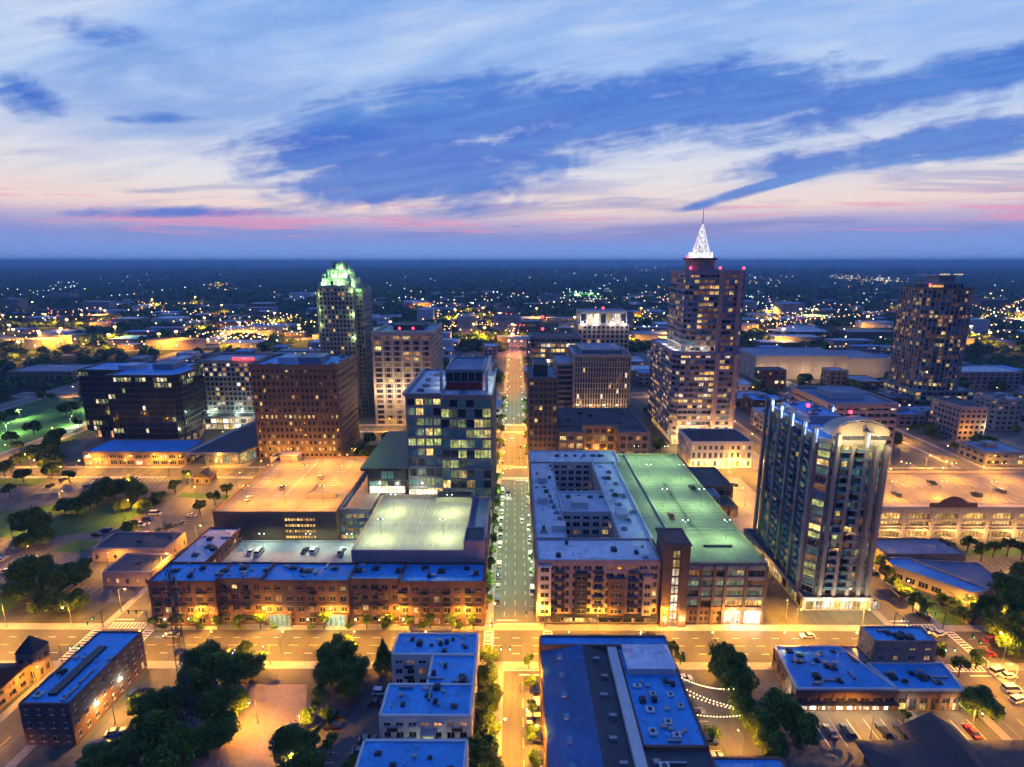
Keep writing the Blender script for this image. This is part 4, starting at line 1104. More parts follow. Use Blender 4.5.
for k in range(1, 9):
    z = zb + (zt - zb) * k / 9; r = R0 * (1 - k / 9) + .4 * k / 9
    for i in range(8):
        t, t2 = math.pi * i / 4, math.pi * (i + 1) / 4
        mb.tube((122 + r * math.cos(t), 376 + r * math.sin(t), z), (122 + r * math.cos(t2), 376 + r * math.sin(t2), z), .22, seg=4)
B.part(mb, 'spire', 'spire_glow')
mb = MB(); mb.prism([(122 + 4.6 * math.cos(math.pi * i / 4), 376 + 4.6 * math.sin(math.pi * i / 4)) for i in range(8)], 126, 130); b = len(mb.v)
mb.tube((122, 376, 126), (122, 376, 142), 3.9, .2, 8); B.part(mb, 'spire_core_glow', 'spire_core_glow')
mb = MB(); mb.tube((122, 376, 142), (122, 376, 152), .35, .12); mb.ball((122, 376, 152), .4, 0); B.part(mb, 'antenna', 'galvanised')
for (x, y, z) in ((111.5, 369, 121.2), (133.0, 369, 114.2), (145.5, 362.5, 114.2), (113, 366, 114.2)): B.red_light(x, y, z, 1.2, .8)
for (x, y) in ((108, 361), (108, 372), (108, 384), (108, 398), (116, 360.5), (124, 360.5)): lamp_light('terrace_light', (x - 126, y - 385, 64), 900, (1, .85, .55), B.root)
for x in (106, 114, 122, 134, 142): lamp_light('facade_light', (x - 126, 352 - 385, 8), 11000, (1, .55, .2), B.root)
B.roof_units([(128, 370), (140, 372), (138, 384), (118, 394)], 113.2, 'grey_metal', 3)
B.finish()

# --- white floodlit three storey house front before it ---------------------------------------------------------------------------
B = Bld('floodlit_building', 'cream three storey building with its lower front floodlit at the foot of the spire tower', 'building', 123, 327, seed=23); keep(104, 144, 312, 348)
B.rect(105, 141, 316, 342, 0, 15.4, fl=3, bay=3.2, pier=1.3, span=1.8, wall='white_wall', roof='roof_dark', lit=.2, pal=('warm', 'deepgold'), style=1, frame='white_wall', winw=1.5, rows={0: .8})
mb = MB(); mb.box(104.4, 141.6, 315.2, 316, 5.0, 5.5); B.part(mb, 'cornice', 'white_wall')
B.finish()
for x in (108, 115, 122, 129, 137): lamp_light('facade_light', (x - 123, 313 - 327, 3.0), 1500, (1, .62, .25), B.root)

# --- small brick building with the dark roof behind the green lit deck --------------------------------------------------------------
B = Bld('brick_building', 'two storey brick building with a dark roof beside the green lit deck', 'building', 99, 262, seed=24); keep(88, 110, 248, 292)
B.rect(91, 109, 262, 288, 0, 10, fl=2, bay=3.6, pier=1.4, span=1.6, wall='brick_red', roof='roof_dark', lit=.2, pal=('warm', 'dim'), style=1, frame='brick_tan')
B.rect(90.5, 99, 252, 261.8, 0, 9, fl=3, bay=1.6, pier=.8, span=.4, wall='concrete_pale', roof='roof_grey', lit=.2, pal=('dim',))
B.rect(99.2, 107, 250, 261.8, 0, 5, fl=1, bay=3, pier=1.0, span=1.4, wall='brick_tan', roof='roof_dark', lit=.2, pal=('warm',))
B.finish()

# --- terraced white hotel behind the residential tower ---------------------------------------------------------------------------------
B = Bld('terraced_building', 'white building of stacked open terraces behind the arched crown tower', 'building', 190, 345, seed=25); keep(180, 230, 318, 372)
B.rect(187, 227, 322, 366, 0, 37, fl=9, bay=4.5, pier=.7, span=2.0, proud=1.0, wall='pink_wall', roof='roof_mid', lit=.25, pal=('dim', 'warm', 'white'), style=0, parapet=1.1)
B.rect(196, 216, 336, 354, 37.2, 41, wall='white_wall', roof='roof_mid', parapet=.3)
B.finish()
for x in (185, 198, 212): lamp_light('facade_light', (x - 190, 316 - 345, 10), 2400, WARM, B.root)
# --- long beige hall farther back ------------------------------------------------------------------------------------------------
B = Bld('long_hall', 'long windowless beige hall right of the spire tower', 'hall', 285, 610, seed=26); keep(240, 400, 560, 640)
B.rect(250, 345, 572, 632, 0, 24, fl=1, bay=12, pier=.5, span=0, wall='beige', roof='roof_mid', lit=0, parapet=.8, minfacing=1e9)
B.rect(346, 395, 580, 640, 0, 20, wall='beige', roof='roof_mid', parapet=.8)
B.finish()
for x in (258, 278, 300, 322, 350, 375): lamp_light('facade_light', (x - 285, 562 - 610, 8), 6000, (1, .66, .36), B.root)

# --- tall dark curved tower on the right ----------------------------------------------------------------------------------------------
B = Bld('curved_tower', 'tall dark condominium tower with a bowed front at the right of the skyline', 'tower', 367, 490, seed=27); keep(340, 394, 462, 516)
pts = [(346, 480), (349, 474), (355, 471), (362, 468.5), (369, 468), (376, 469.5), (382, 472.5), (386.5, 477), (388, 483), (388, 508), (346, 508)]
B.mass(pts, 12, 97, fl=25, bay=3.4, pier=.7, span=.85, proud=.4, wall='brown_stone', roof='roof_grey', lit=.2, pal=('yellow', 'warm', 'dim', 'dim', 'dim'), style=0, glass=('glass', 'glass_blue', 'glass'), pierm='pink_wall', rows={18: .6, 14: .5, 13: .5, 11: .4, 3: .5, 1: .6, 4: .3}, run=.4, parapet=1.5)
B.rect(342, 392, 466, 512, 0, 12, fl=3, bay=5, pier=.8, span=1.1, wall='grey_stone', roof='roof_grey', lit=.5, pal=('yellow', 'palegreen', 'warm'), style=0)
B.rect(355, 379, 480, 504, 97.2, 102, fl=1, bay=3, pier=.8, span=1, wall='grey_stone', roof='roof_grey', lit=.0)
mb = MB(); mb.prism([(360, 484), (374, 484), (374, 500), (360, 500)], 102.2, 107.5); mb.prism([(356, 481), (379, 481), (379, 504), (356, 504)], 107.6, 108.7); B.part(mb, 'plant_room', 'grey_metal')
mb = MB(); mb.box(348, 360, 477, 477.5, 98.8, 100.6); B.part(mb, 'light_strip', 'deepgold')
mb = MB(); mb.box(358, 366, 480.3, 480.8, 108.8, 109.8); mb.box(370, 377, 480.3, 480.8, 108.8, 109.8); B.part(mb, 'roof_lights', 'white')
B.red_light(350, 479, 98.4, 2, .8)
B.finish()
# --- beige block right in front of it
B = Bld('office_block', 'small beige gridded office block in front of the tall dark bowed tower', 'office block', 312, 382, seed=28); keep(300, 324, 364, 398)
B.rect(303, 321, 368, 395, 0, 23, fl=6, bay=3.4, pier=1.2, span=1.7, wall='pink_wall', roof='roof_dark', lit=.06, pal=('dim', 'warm'), style=0, parapet=1)
B.finish()
lamp_light('facade_light', (323.5 - 312, 366 - 382, 10), 5000, (1, .85, .4), B.root); lamp_light('facade_light', (308 - 312, 362 - 382, 8), 4000, SOD, B.root)

# --- arcaded parking deck on the right ------------------------------------------------------------------------------------------------
B = Bld('arcaded_deck', 'sodium-lit parking deck with two storeys of arched openings at the right edge', 'parking deck', 205, 243, seed=29); keep(150, 268, 218, 268)
B.rect(155, 262, 224, 264, 0, 17, wall='tan_stone', roof='concrete_deck', parapet=1.1)
mb = MB(); x0, nbay, bw = 155.0, 9, 11.9
for lv, (zb, zt, rise) in enumerate(((0.0, 8.0, 1.6), (8.4, 16.6, 1.3))):
    for i in range(nbay + 1): mb.box(x0 + i * bw - .8, x0 + i * bw + .8, 221.8, 224, zb, zt + .4)
    for i in range(nbay):
        a, b = x0 + i * bw + .8, x0 + (i + 1) * bw - .8
        segs = 10
        for k in range(segs):      # arch head filled above the curve
            xa, xb = a + (b - a) * k / segs, a + (b - a) * (k + 1) / segs
            f1 = math.sqrt(max(0, 1 - ((k / segs) * 2 - 1) ** 2)); f2 = math.sqrt(max(0, 1 - (((k + 1) / segs) * 2 - 1) ** 2))
            za, zc = zt - 2.6 + rise * f1, zt - 2.6 + rise * f2
            bb = len(mb.v)
            for y in (222.0, 223.2): mb.v += [(xa, y, za), (xb, y, zc), (xb, y, zt), (xa, y, zt)]
            for q in ((0, 1, 2, 3), (7, 6, 5, 4), (0, 4, 5, 1), (3, 2, 6, 7)): mb.f.append(tuple(bb + j for j in q)); mb.m.append(0)
        mb.box(a, b, 222.2, 222.8, zb + 3.0, zb + 3.9)
        mb.box(a, b, 222.2, 222.8, zb + .1, zb + .9)
mb.box(155 - 1.2, 262.5, 221.5, 224, 16.9, 18.2)
B.part(mb, 'arcade', 'tan_stone')
for i in range(nbay):
    for lv in (0, 1):
        B.wins.append((x0 + (i + .5) * bw, 224, 4.2 + lv * 8.4, 0, bw - 1.9, 7.0, 'garage_warm', 'brown_stone', 1, 1))
mb = MB(); mb.box(176, 196, 221.0, 221.48, 18.2, 20.2); pts = [(179.5 + 12.9 * k / 12, 20.2 + 3.0 * math.sin(math.pi * k / 12)) for k in range(13)]
mb.poly([(x, 221.0, z) for x, z in pts]); mb.poly([(x, 221.48, z) for x, z in pts][::-1]); 
for k in range(12): mb.poly([(pts[k][0], 221.0, pts[k][1]), (pts[k][0], 221.48, pts[k][1]), (pts[k + 1][0], 221.48, pts[k + 1][1]), (pts[k + 1][0], 221.0, pts[k + 1][1])][::-1])
B.part(mb, 'pediment', 'brick_brown')
mb = MB()
for i in range(28):
    for y in (228, 245): mb.box(158 + i * 3.6, 158.12 + i * 3.6, y, y + 5, 17.12, 17.16)
B.part(mb, 'deck_marking', 'paint_white')
B.finish()
for i in range(8): lamp_light('arcade_light', (162 + i * 12.5 - 205, 219 - 243, 6.5), 3000, (1, .52, .14), B.root)
for i, y in enumerate((233, 256)):
    for j, x in enumerate((168, 190, 212, 236)):
        deck_lamp('deck_lamp', x, y, 17.1, 6, 7400, (1, .40, .028), 'sodium_bulb', '%s lamp pole in the %s row on the roof of the arcaded deck' % (('first', 'second', 'third', 'fourth')[j] + ' from left', ('near', 'far')[i]), 'lamps on the arcaded deck')

# --- angular blue-roofed buildings at the right ------------------------------------------------------------------------------------------
B = Bld('flat_building', 'low flat building with a mauve roof right of the residential tower', 'building', 162, 208, seed=30); keep(142, 215, 166, 222)
B.rect(148, 180, 204, 217, 0, 5.5, fl=1, bay=4, pier=1.4, span=2, wall='brick_tan', roof='roof_grey', lit=.2, pal=('warm',), style=1); B.finish()
B = Bld('slanted_building', 'single storey building with a bright blue-grey slanted outline behind the roadside trees', 'building', 160, 190, seed=31)
B.mass([(162, 178), (170, 180), (156, 202), (146, 202), (146, 196)], 0, 5, fl=1, bay=4, pier=1, span=1.8, wall='beige', roof='roof_dusk_blue', lit=.3, pal=('warm', 'yellow'), style=1)
B.mass([(170.4, 180), (180, 188), (182, 200), (158, 202)], 0, 4.2, wall='beige', roof='roof_mid'); B.finish()

# --- foreground: blue roofs right of the avenue -------------------------------------------------------------------------------------------
B = Bld('warehouse', 'long warehouse with blue roofs, skylights and a pale roof house right of the avenue foreground', 'warehouse', 26, 115, seed=32); keep(6, 48, 60, 150)
B.rect(8, 45.4, 144.5, 148.6, 0, 9.4, fl=2, bay=3.6, pier=1.2, span=1.6, wall='brick_red', roof='roof_dusk_blue', lit=.2, style=1, parapet=.6)
B.rect(8, 30.2, 78, 144.4, 0, 7.8, fl=2, bay=3.8, pier=1.2, span=1.8, wall='brick_red', roof='roof_dark', lit=.25, pal=('warm', 'dim'), style=1, parapet=0, skipedge=(0, 2))
B.rect(30.3, 45.4, 110, 144.4, 0, 8.8, fl=2, bay=3.8, pier=1.2, span=1.8, wall='brick_red', roof='roof_dusk_blue', lit=.25, pal=('warm', 'dim'), style=1, parapet=.5, skipedge=(0, 2))
B.rect(30.3, 45.4, 78, 109.9, 0, 8.2, fl=2, bay=3.8, pier=1.2, span=1.8, wall='brick_red', roof='roof_dark', lit=.25, pal=('warm', 'dim'), style=1, parapet=.5, skipedge=(2,))
for (xa, xb, za, zb_, m) in ((8.2, 20.0, 8.0, 10.2, 'roof_dusk_navy'), (20.0, 27.0, 10.2, 8.2, 'roof_dark')):
    mb = MB(); mb.poly([(xa, 78, za), (xb, 78, zb_), (xb, 144.2, zb_), (xa, 144.2, za)]); mb.poly([(xa, 78, za - .2), (xa, 144.2, za - .2), (xb, 144.2, zb_ - .2), (xb, 78, zb_ - .2)])
    B.part(mb, 'roof_slope', m)
mb = MB(); mb.poly([(8.2, 78, 7.9), (27, 78, 7.9), (27, 78, 8.2), (20, 78, 10.2), (8.2, 78, 8)]); mb.poly([(8.2, 144.2, 7.9), (8.2, 144.2, 8), (20, 144.2, 10.2), (27, 144.2, 8.2), (27, 144.2, 7.9)]); B.part(mb, 'gable', 'brick_red')
mb = MB(); mb.box(27.4, 30.0, 78, 144.3, 7.9, 9.6); B.part(mb, 'parapet', 'white_wall')
for i in range(9):
    mb = MB(); y = 82 + i * 7.2; mb.box(12.6, 13.8, y, y + 1.3, 8.7, 9.5); mb.box(12.5, 13.9, y - .1, y + 1.4, 9.5, 9.6, 1); B.part(mb, 'skylight', ['white_wall', 'glass_blue'])
    mb = MB(); y = 84 + i * 6.8; mb.box(22.6 + (i % 2) * 1.2, 24.4 + (i % 2) * 1.2, y, y + .9, 9.0, 10.1); B.part(mb, 'vent', 'grey_metal')
mb = MB(); mb.box(31.6, 44.2, 133.5, 142.5, 8.8, 11.2)
B.part(mb, 'roof_house', 'white_wall')
mb = MB(); mb.v = [(31.2, 133, 11.2), (44.6, 133, 11.2), (44.6, 143, 11.2), (31.2, 143, 11.2), (36, 141, 12.8), (43, 141, 12.8)]; mb.f = [(0, 1, 5, 4), (1, 2, 5), (2, 3, 4, 5), (3, 0, 4), (3, 2, 1, 0)]; mb.m = [0] * 5
B.part(mb, 'roof_house_roof', 'roof_white')
B.clutter(31.5, 44.5, 111, 131, 8.9, 16); B.clutter(31.5, 44.5, 80, 108, 8.3, 8)
B.roof_units([(33, 129), (36.5, 126), (41, 130), (34.5, 121), (38, 117), (42.5, 122), (33.5, 114), (39, 113), (41, 126), (32.5, 138)], 8.9, 'white_wall', 1.3)
B.roof_units([(34, 105), (36, 92), (42, 96)], 8.3, 'white_wall', 1.5)
for y in (143, 130, 118): lamp_light('wall_light', (46.2 - 26, y - 115, 6.5), 420, (1, .85, .45), B.root)
B.finish()
B = Bld('shed', 'low bright blue-grey roof at the lower edge beside the string-lit yard', 'building', 54, 96, seed=33)
B.rect(45.8, 63, 84, 110.5, 0, 5.2, fl=1, bay=4, pier=1.2, span=1.8, wall='brick_brown', roof='roof_dusk_blue', lit=.2, style=1, parapet=.4); B.finish()

# --- foreground: stepped blue-roofed townhouses left of the avenue --------------------------------------------------------------------------
B = Bld('townhouse_block', 'three-winged white-walled townhouse block with vivid blue roofs left of the avenue foreground', 'townhouses', -21, 132, seed=34); keep(-36, -9, 60, 150)
kw = dict(wall='white_wall', roof='roof_dusk_blue', lit=.15, pal=('warm', 'dim'), style=1, frame='white_wall', parapet=.5, fl=3, bay=3.4, pier=1.4, span=1.5)
B.rect(-34.6, -10.8, 139.5, 148.5, 0, 10.2, **kw)
B.rect(-23, -10.8, 128, 139.4, 0, 10.0, skipedge=(0, 2), **kw)
B.rect(-33, -10.8, 117.5, 127.9, 0, 10.2, **kw)
B.clutter(-33.5, -11.8, 140.3, 147.8, 10.3, 10); B.clutter(-22, -11.8, 129, 139, 10.1, 7); B.clutter(-32, -11.8, 118.5, 127, 10.3, 10)
B.roof_units([(-30, 146), (-24, 143.5), (-18, 146), (-14, 142.5), (-19, 135), (-14, 131), (-28, 121), (-22, 124), (-15, 120.5), (-20, 141)], 10.3, 'dark_metal', 1.0)
mb = MB(); mb.box(-22.4, -19.6, 116.2, 117.4, 0, 6.5); mb.box(-23, -19, 115.2, 117.4, 6.5, 6.8); B.part(mb, 'porch', 'concrete_pale')
for (x, y) in ((-30, 116.4), (-14, 116.4), (-30, 138.4)):
    for z in (3.4, 6.8): obj('balcony', BALM, B.root, (x + 21, y + 1.2 - 132, z - .3), 0, (.8, .8, .9))
lamp_light('porch_light', (0, -17.5, 4), 260, (.9, 1, .6), B.root)
B.finish()
B = Bld('townhouse_block', 'flat blue-roofed white townhouse block at the lower edge left of the avenue', 'townhouses', -23, 100, seed=35)
B.rect(-35, -11, 84, 110.5, 0, 9.8, **kw); B.clutter(-33.5, -12, 96, 109.5, 9.9, 10)
B.roof_units([(-31, 107), (-27, 104), (-19, 106), (-14, 103)], 9.9, 'dark_metal', 1.0); B.finish()

# --- foreground: long brick building, far left --------------------------------------------------------------------------------------------------
B = Bld('brick_house', 'long narrow brick apartment house with a blue-grey hipped roof in the lower left', 'apartment house', -117, 133, seed=36); keep(-126, -109, 116, 150)
B.rect(-123.5, -111, 119, 147, 0, 11.8, fl=3, bay=3.1, pier=2.1, span=2.3, proud=.06, wall='brick_red', roof='roof_dusk_blue', lit=.10, pal=('white', 'warm', 'dim'), style=2, frame='white_wall', parapet=.5)
mb = MB(); mb.box(-118.6, -116.4, 122, 140, 11.9, 12.7); B.part(mb, 'roof_ridge', 'dark_metal')
for (y, z) in ((127, 5), (136, 5)):
    mb = MB(); mb.box(-110.85, -110.5, y - .25, y + .25, z, z + .5); B.part(mb, 'wall_lamp', 'white_bulb'); lamp_light('wall_light', (-109.8 + 117, y - 133, z), 420, (.9, 1, .75), B.root)
B.clutter(-122.5, -119.5, 122, 145, 11.95, 6); B.clutter(-115.5, -112, 122, 145, 11.95, 6)
B.roof_units([(-121, 122), (-113.5, 121)], 11.95, 'white_wall', 1.2)
B.finish()

# --- foreground: brick shops with parking, lower right ---------------------------------------------------------------------------------------------
B = Bld('shop_row', 'brick shop row with bright display windows and blue roofs in the lower right', 'shops', 100, 142, seed=37); keep(76, 126, 129, 154)
B.mass([(77, 131), (104, 131), (98, 148.2), (78.6, 148.2)], 0, 6.4, fl=1, base=0, bay=3.2, pier=.9, span=1.2, proud=.2, wall='brick_brown', roof='roof_dusk_blue', lit=.0, style=1, winh=1.5, cap='white_wall', parapet=.6)
B.mass([(104.2, 131), (122, 131), (124, 141.4), (102, 141.4)], 0, 6.2, fl=1, bay=3.2, pier=.9, span=1.2, proud=.2, wall='brick_brown', roof='roof_dusk_blue', lit=.0, style=1, winh=1.5, cap='white_wall', parapet=.6)
B.rect(103.6, 121.5, 141.6, 148.4, 0, 13, fl=4, bay=4.2, pier=2.4, span=1.8, proud=.1, wall='brick_tan', roof='roof_dusk_blue', lit=.5, pal=('warm', 'yellow'), style=2, winw=1.4, frame='beige', parapet=.6)
B.rect(98.6, 103.4, 141.6, 148.3, 0, 6.5, wall='brick_brown', roof='roof_mid', parapet=.4)
for i in range(10): B.wins.append((79.2 + i * 2.45, 130.8, 1.5, 0, 1.7, 2.3, 'bright' if i % 5 != 3 else 'white', 'dark_metal', 1, 1.2))
for i in range(6): B.wins.append((106 + i * 2.7, 130.8, 1.5, 0, 1.8, 2.2, B.r.choice(('warm', 'glass', 'yellow')), 'dark_metal', 1, 1.2))
mb = MB(); mb.box(77.2, 104, 129.0, 130.8, 3.1, 3.3); B.part(mb, 'awning', 'dark_metal')
B.clutter(80, 97, 132.5, 147, 6.5, 18); B.clutter(105, 120, 132, 140.5, 6.3, 9); B.clutter(105, 120, 143, 147.5, 13.1, 5)
B.roof_units([(82, 146), (84, 144), (82.5, 141.5), (88, 142), (91, 139), (95, 146), (90, 134), (108, 134), (112, 137), (117, 133.5), (115, 136)], 6.5, 'dark_metal', 1.1)
B.roof_units([(110, 145.5), (114, 145.5)], 13.1, 'dark_metal', 1.1)
for x in (79, 84, 89, 94, 99, 108, 120): lamp_light('shop_light', (x - 100, 129.4 - 142, 2.6), 420, (1, .86, .55), B.root)
lamp_light('side_light', (76.2 - 100, 136 - 142, 3), 500, (1, .9, .6), B.root)
B.finish()
B = Bld('gabled_building', 'dark shingled building with a small cross gable at the lower right edge', 'building', 125, 103, seed=38)
B.rect(86, 165, 91, 115, 0, 4.2, wall='brick_brown', roof='shingle', parapet=0)
mb = MB()
mb.v = [(84, 89, 4.3), (167, 89, 4.3), (167, 117, 4.3), (84, 117, 4.3), (94, 103, 7.6), (157, 103, 7.6)]; mb.f = [(0, 1, 5, 4), (1, 2, 5), (2, 3, 4, 5), (3, 0, 4), (3, 2, 1, 0)]; mb.m = [0] * 5
B.part(mb, 'hipped_roof', 'shingle')
mb = MB(); mb.v = [(98, 110, 4.5), (112, 110, 4.5), (112, 121, 4.5), (98, 121, 4.5), (105, 104, 8.8), (105, 121, 8.8)]; mb.f = [(0, 3, 5, 4), (1, 4, 5, 2), (3, 2, 5), (0, 4, 1), (0, 1, 2, 3)]; mb.m = [0] * 5
B.part(mb, 'cross_gable', 'shingle'); B.finish()
# --- small gabled church-like house at the left edge
B = Bld('gabled_house', 'small gabled brick house with a pointed tower roof at the lower left edge', 'house', -146, 137, seed=39); keep(-160, -136, 120, 150)
B.rect(-156, -141, 126, 140, 0, 6, fl=2, bay=3.5, pier=1.5, span=1.4, wall='brick_tan', roof='shingle', lit=.1, pal=('warm',), style=1, parapet=0)
mb = MB(); mb.v = [(-157, 125, 6.1), (-140, 125, 6.1), (-140, 141, 6.1), (-157, 141, 6.1), (-157, 133, 11), (-140, 133, 11)]; mb.f = [(0, 1, 5, 4), (2, 3, 4, 5), (1, 2, 5), (3, 0, 4), (3, 2, 1, 0)]; mb.m = [0] * 5
B.part(mb, 'gabled_roof', 'shingle')
B.rect(-144, -139, 141.2, 146, 0, 9, fl=2, bay=2.5, pier=1, span=2, wall='brick_tan', roof='shingle', lit=0, style=1, parapet=0)
mb = MB(); mb.v = [(-144.4, 140.8, 9.1), (-138.6, 140.8, 9.1), (-138.6, 146.4, 9.1), (-144.4, 146.4, 9.1), (-141.5, 143.6, 13.5)]; mb.f = [(0, 1, 4), (1, 2, 4), (2, 3, 4), (3, 0, 4), (3, 2, 1, 0)]; mb.m = [0] * 5
B.part(mb, 'pointed_roof', 'shingle'); B.finish()
# --- pair of low dark-roofed stores left
for i, (x0, x1, y0, y1, h, lab) in enumerate(((-155, -136.6, 190.5, 204, 5.2, 'dark-roofed low store, nearer of the two left of the brick apartment row'), (-172, -142, 208, 222, 5.2, 'dark-roofed low store, farther of the two left of the brick apartment row'))):
    B = Bld('store', lab, 'store', (x0 + x1) / 2, (y0 + y1) / 2, seed=40 + i); keep(x0, x1, y0, y1)
    B.rect(x0, x1, y0, y1, 0, h, fl=1, bay=4, pier=2.4, span=2.2, wall='pink_wall', roof='roof_dark', lit=.15, pal=('warm',), style=1, parapet=.7)
    B.roof_units([((x0 + x1) / 2, (y0 + y1) / 2), (x1 - 4, y1 - 4)], h + .1, 'dark_metal', 1.2)
    B.finish()
B = Bld('kiosk', 'small gabled kiosk at the edge of the tree-lined lot', 'kiosk', -172, 293, seed=43); keep(-180, -164, 288, 300)
B.rect(-176, -168, 290, 297, 0, 4, fl=1, bay=2.6, pier=1, span=1.4, wall='brick_tan', roof='roof_dark', lit=.3, parapet=0)
mb = MB(); mb.v = [(-177, 289, 4.1), (-167, 289, 4.1), (-167, 298, 4.1), (-177, 298, 4.1), (-172, 289, 7), (-172, 298, 7)]; mb.f = [(0, 1, 4), (1, 2, 5, 4), (2, 3, 5), (3, 0, 4, 5), (3, 2, 1, 0)]; mb.m = [0] * 5
B.part(mb, 'gabled_roof', 'shingle'); B.finish()

# --- lattice mast -------------------------------------------------------------------------------------------------------------------------------
M_ = empty('lattice_mast', 'tall thin lattice radio mast rising above the trees in the lower left', 'mast', (-86, 126, 0)); keep(-90, -82, 122, 130)
mb = MB(); hh = 46; b0, b1 = 1.25, .45
cor = lambda z: [(s1 * (b0 + (b1 - b0) * z / hh), s2 * (b0 + (b1 - b0) * z / hh), z) for s1, s2 in ((-1, -1), (1, -1), (1, 1), (-1, 1))]
for i in range(4): mb.tube(cor(0)[i], cor(hh)[i], .12, .08, 4)
mb.build('mast_leg', 'dark_metal', M_)
mb = MB()
for k in range(23):
    a, b = cor(k * 2), cor(k * 2 + 2)
    for i in range(4): mb.tube(a[i], b[(i + 1) % 4], .05, seg=4); mb.tube(b[i], b[(i + 1) % 4], .05, seg=4)
mb.build('mast_lattice', 'dark_metal', M_)
for (z, t) in ((42, 0), (42, 2.1), (42, 4.2), (37, 1), (37, 3.1), (37, 5.2)):
    mb = MB(); x, y = 1.3 * math.cos(t), 1.3 * math.sin(t); mb.box(x - .2, x + .2, y - .15, y + .15, z - 1.2, z + 1.2); mb.tube((0, 0, z), (x, y, z), .06, seg=4); mb.build('antenna_panel', 'grey_metal', M_)
mb = MB(); mb.box(-2.5, 2.5, -2, 2, 0, .3); mb.build('footing', 'concrete', M_)

# ================================================================== street lamps
def lamp_proto(name, bulb, color, energy, h=9.0, arm=2.0, kind_glow=False):
    R = empty(name, 'street lamp', 'street lamp', (0, 0, 0))
    mb = MB(); mb.tube((0, 0, 0), (0, 0, h), .12, .07, 6); mb.box(-.2, .2, -.2, .2, 0, .5); mb.build('pole', 'grey_metal', R)
    mb = MB(); mb.tube((0, 0, h - .4), (arm, 0, h + .1), .06, .05, 5); mb.build('arm', 'grey_metal', R)
    mb = MB(); mb.box(arm - .1, arm + .7, -.16, .16, h + .02, h + .2, 0); mb.ball((arm + .3, 0, h - .04), .24, 1, 6, 4, .6); mb.build('lamp_head', ['grey_metal', bulb], R)
    lamp_light('lamp_light', (arm + .3, 0, h - .3), energy, color, R, spot=172)
    lamp_light('facade_fill', (arm + .3, 0, h + .25), energy * .10, color, R) if kind_glow else None  # second light added at the lamp head to warm nearby facades
    return R
LP = {'sodium': lamp_proto('street_lamp', 'sodium_bulb', SOD, 18500, kind_glow=True), 'led': lamp_proto('street_lamp', 'white_bulb', (.85, 1.0, .5), 5500), 'weak': lamp_proto('street_lamp', 'sodium_bulb', SOD, 14000, 7.5, 1.4)}
LP['park'] = lamp_proto('street_lamp', 'white_bulb', (.72, 1.0, .45), 30000, 8.0, 1.4)
LFIRST = {'park': True, 'sodium': True, 'led': True, 'weak': True}
def lamp(kind, x, y, rz, stem, group):
    src = LP[kind]
    if LFIRST[kind]:
        LFIRST[kind] = False; o = src; o.location = (x, y, 0); o.rotation_euler[2] = rz
        tag(o, stem, 'street lamp', group, stem)
    else: o = copy_thing(src, (x, y, 0), rz, label=stem, cat='street lamp', group=group, auto=stem)
    return o
def inhero(x, y, m=0):
    return any(a - m < x < b + m and c - m < y < d_ + m for a, b, c, d_ in HERO)
G = 'street lamps'
for i, y in enumerate(range(180, 300, 20)):
    lamp('led', -8.0, y + 4, 0, 'pale green-white street lamp on the left kerb of the avenue', G); lamp('led', 9.0, y + 13, math.pi, 'pale green-white street lamp on the right kerb of the avenue', G)
for i, y in enumerate(range(318, 500, 24)):
    k = 'led' if y > 400 else 'sodium'
    lamp(k, -8.0, y, 0, 'street lamp on the left kerb of the far avenue', G); lamp(k, 9.0, y + 11, math.pi, 'street lamp on the right kerb of the far avenue', G)
for (x, y) in ((-9, 149.5), (10.4, 165.4), (-8.6, 166.2), (10.6, 149.4)): lamp('sodium', x, y, math.pi if x > 0 else 0, 'street lamp at the corner of the near crossing of the avenue', G)
for y in (100, 122, 142): lamp('sodium', -4.4, y - 4, 0, 'street lamp among the street trees left of the near avenue', G)
for y in (96, 116, 136): lamp('sodium', 8.1 - .2, y, math.pi, 'street lamp in front of the long warehouse', G)
for y in range(520, 760, 40): lamp('sodium', -8, y, 0, 'orange street lamp far up the avenue', G); lamp('sodium', 9, y + 20, math.pi, 'orange street lamp far up the avenue', G)
for i, x in enumerate(range(-214, 216, 22)):
    if min(abs(x - q) for q in (-130, .5, 135)) < 8: continue
    where = 'before the brick apartment row' if -125 < x < -8 else 'before the pale apartment block and deck' if 8 < x < 90 else 'before the arched crown tower' if 90 < x < 130 else 'on the west stretch of the cross street' if x < 0 else 'on the east stretch of the cross street'
    lamp('sodium', x, 165.5, -math.pi / 2, 'sodium street lamp %s' % where, G)
for i, x in enumerate(range(-203, 216, 22)):
    if min(abs(x - q) for q in (-130, .5, 135)) < 8: continue
    where = ('west of the long brick house' if x < -126 else 'near the lattice mast' if x < -60 else 'behind the blue-roofed townhouses' if x < 0 else 'behind the long warehouse' if x < 48 else 'behind the shop row' if x > 74 and x < 130 else 'by the string-lit yard' if x < 75 else 'east of the shop row')
    lamp('sodium', x, 149.2, math.pi / 2, 'sodium street lamp on the near kerb %s' % where, G)
for x in range(-300, 330, 26):
    if abs(x) < 10: continue
    lamp('sodium', x, 300 if x % 4 else 299.5, math.pi / 2, 'sodium street lamp along the second cross street', G)
for x in range(-288, 400, 38): lamp('sodium', x, 314.6, -math.pi / 2, 'sodium street lamp on the far kerb of the second cross street', G)
for x in range(-120, 90, 30): lamp('sodium', x, 388, math.pi / 2, 'street lamp along the third cross street', G)
for x in range(-400, 460, 44): lamp('sodium', x, 492, math.pi / 2, 'street lamp along the fourth cross street', G)
for x in range(-440, 470, 66): lamp('sodium', x, 614, math.pi / 2, 'street lamp along the fifth cross street', G)
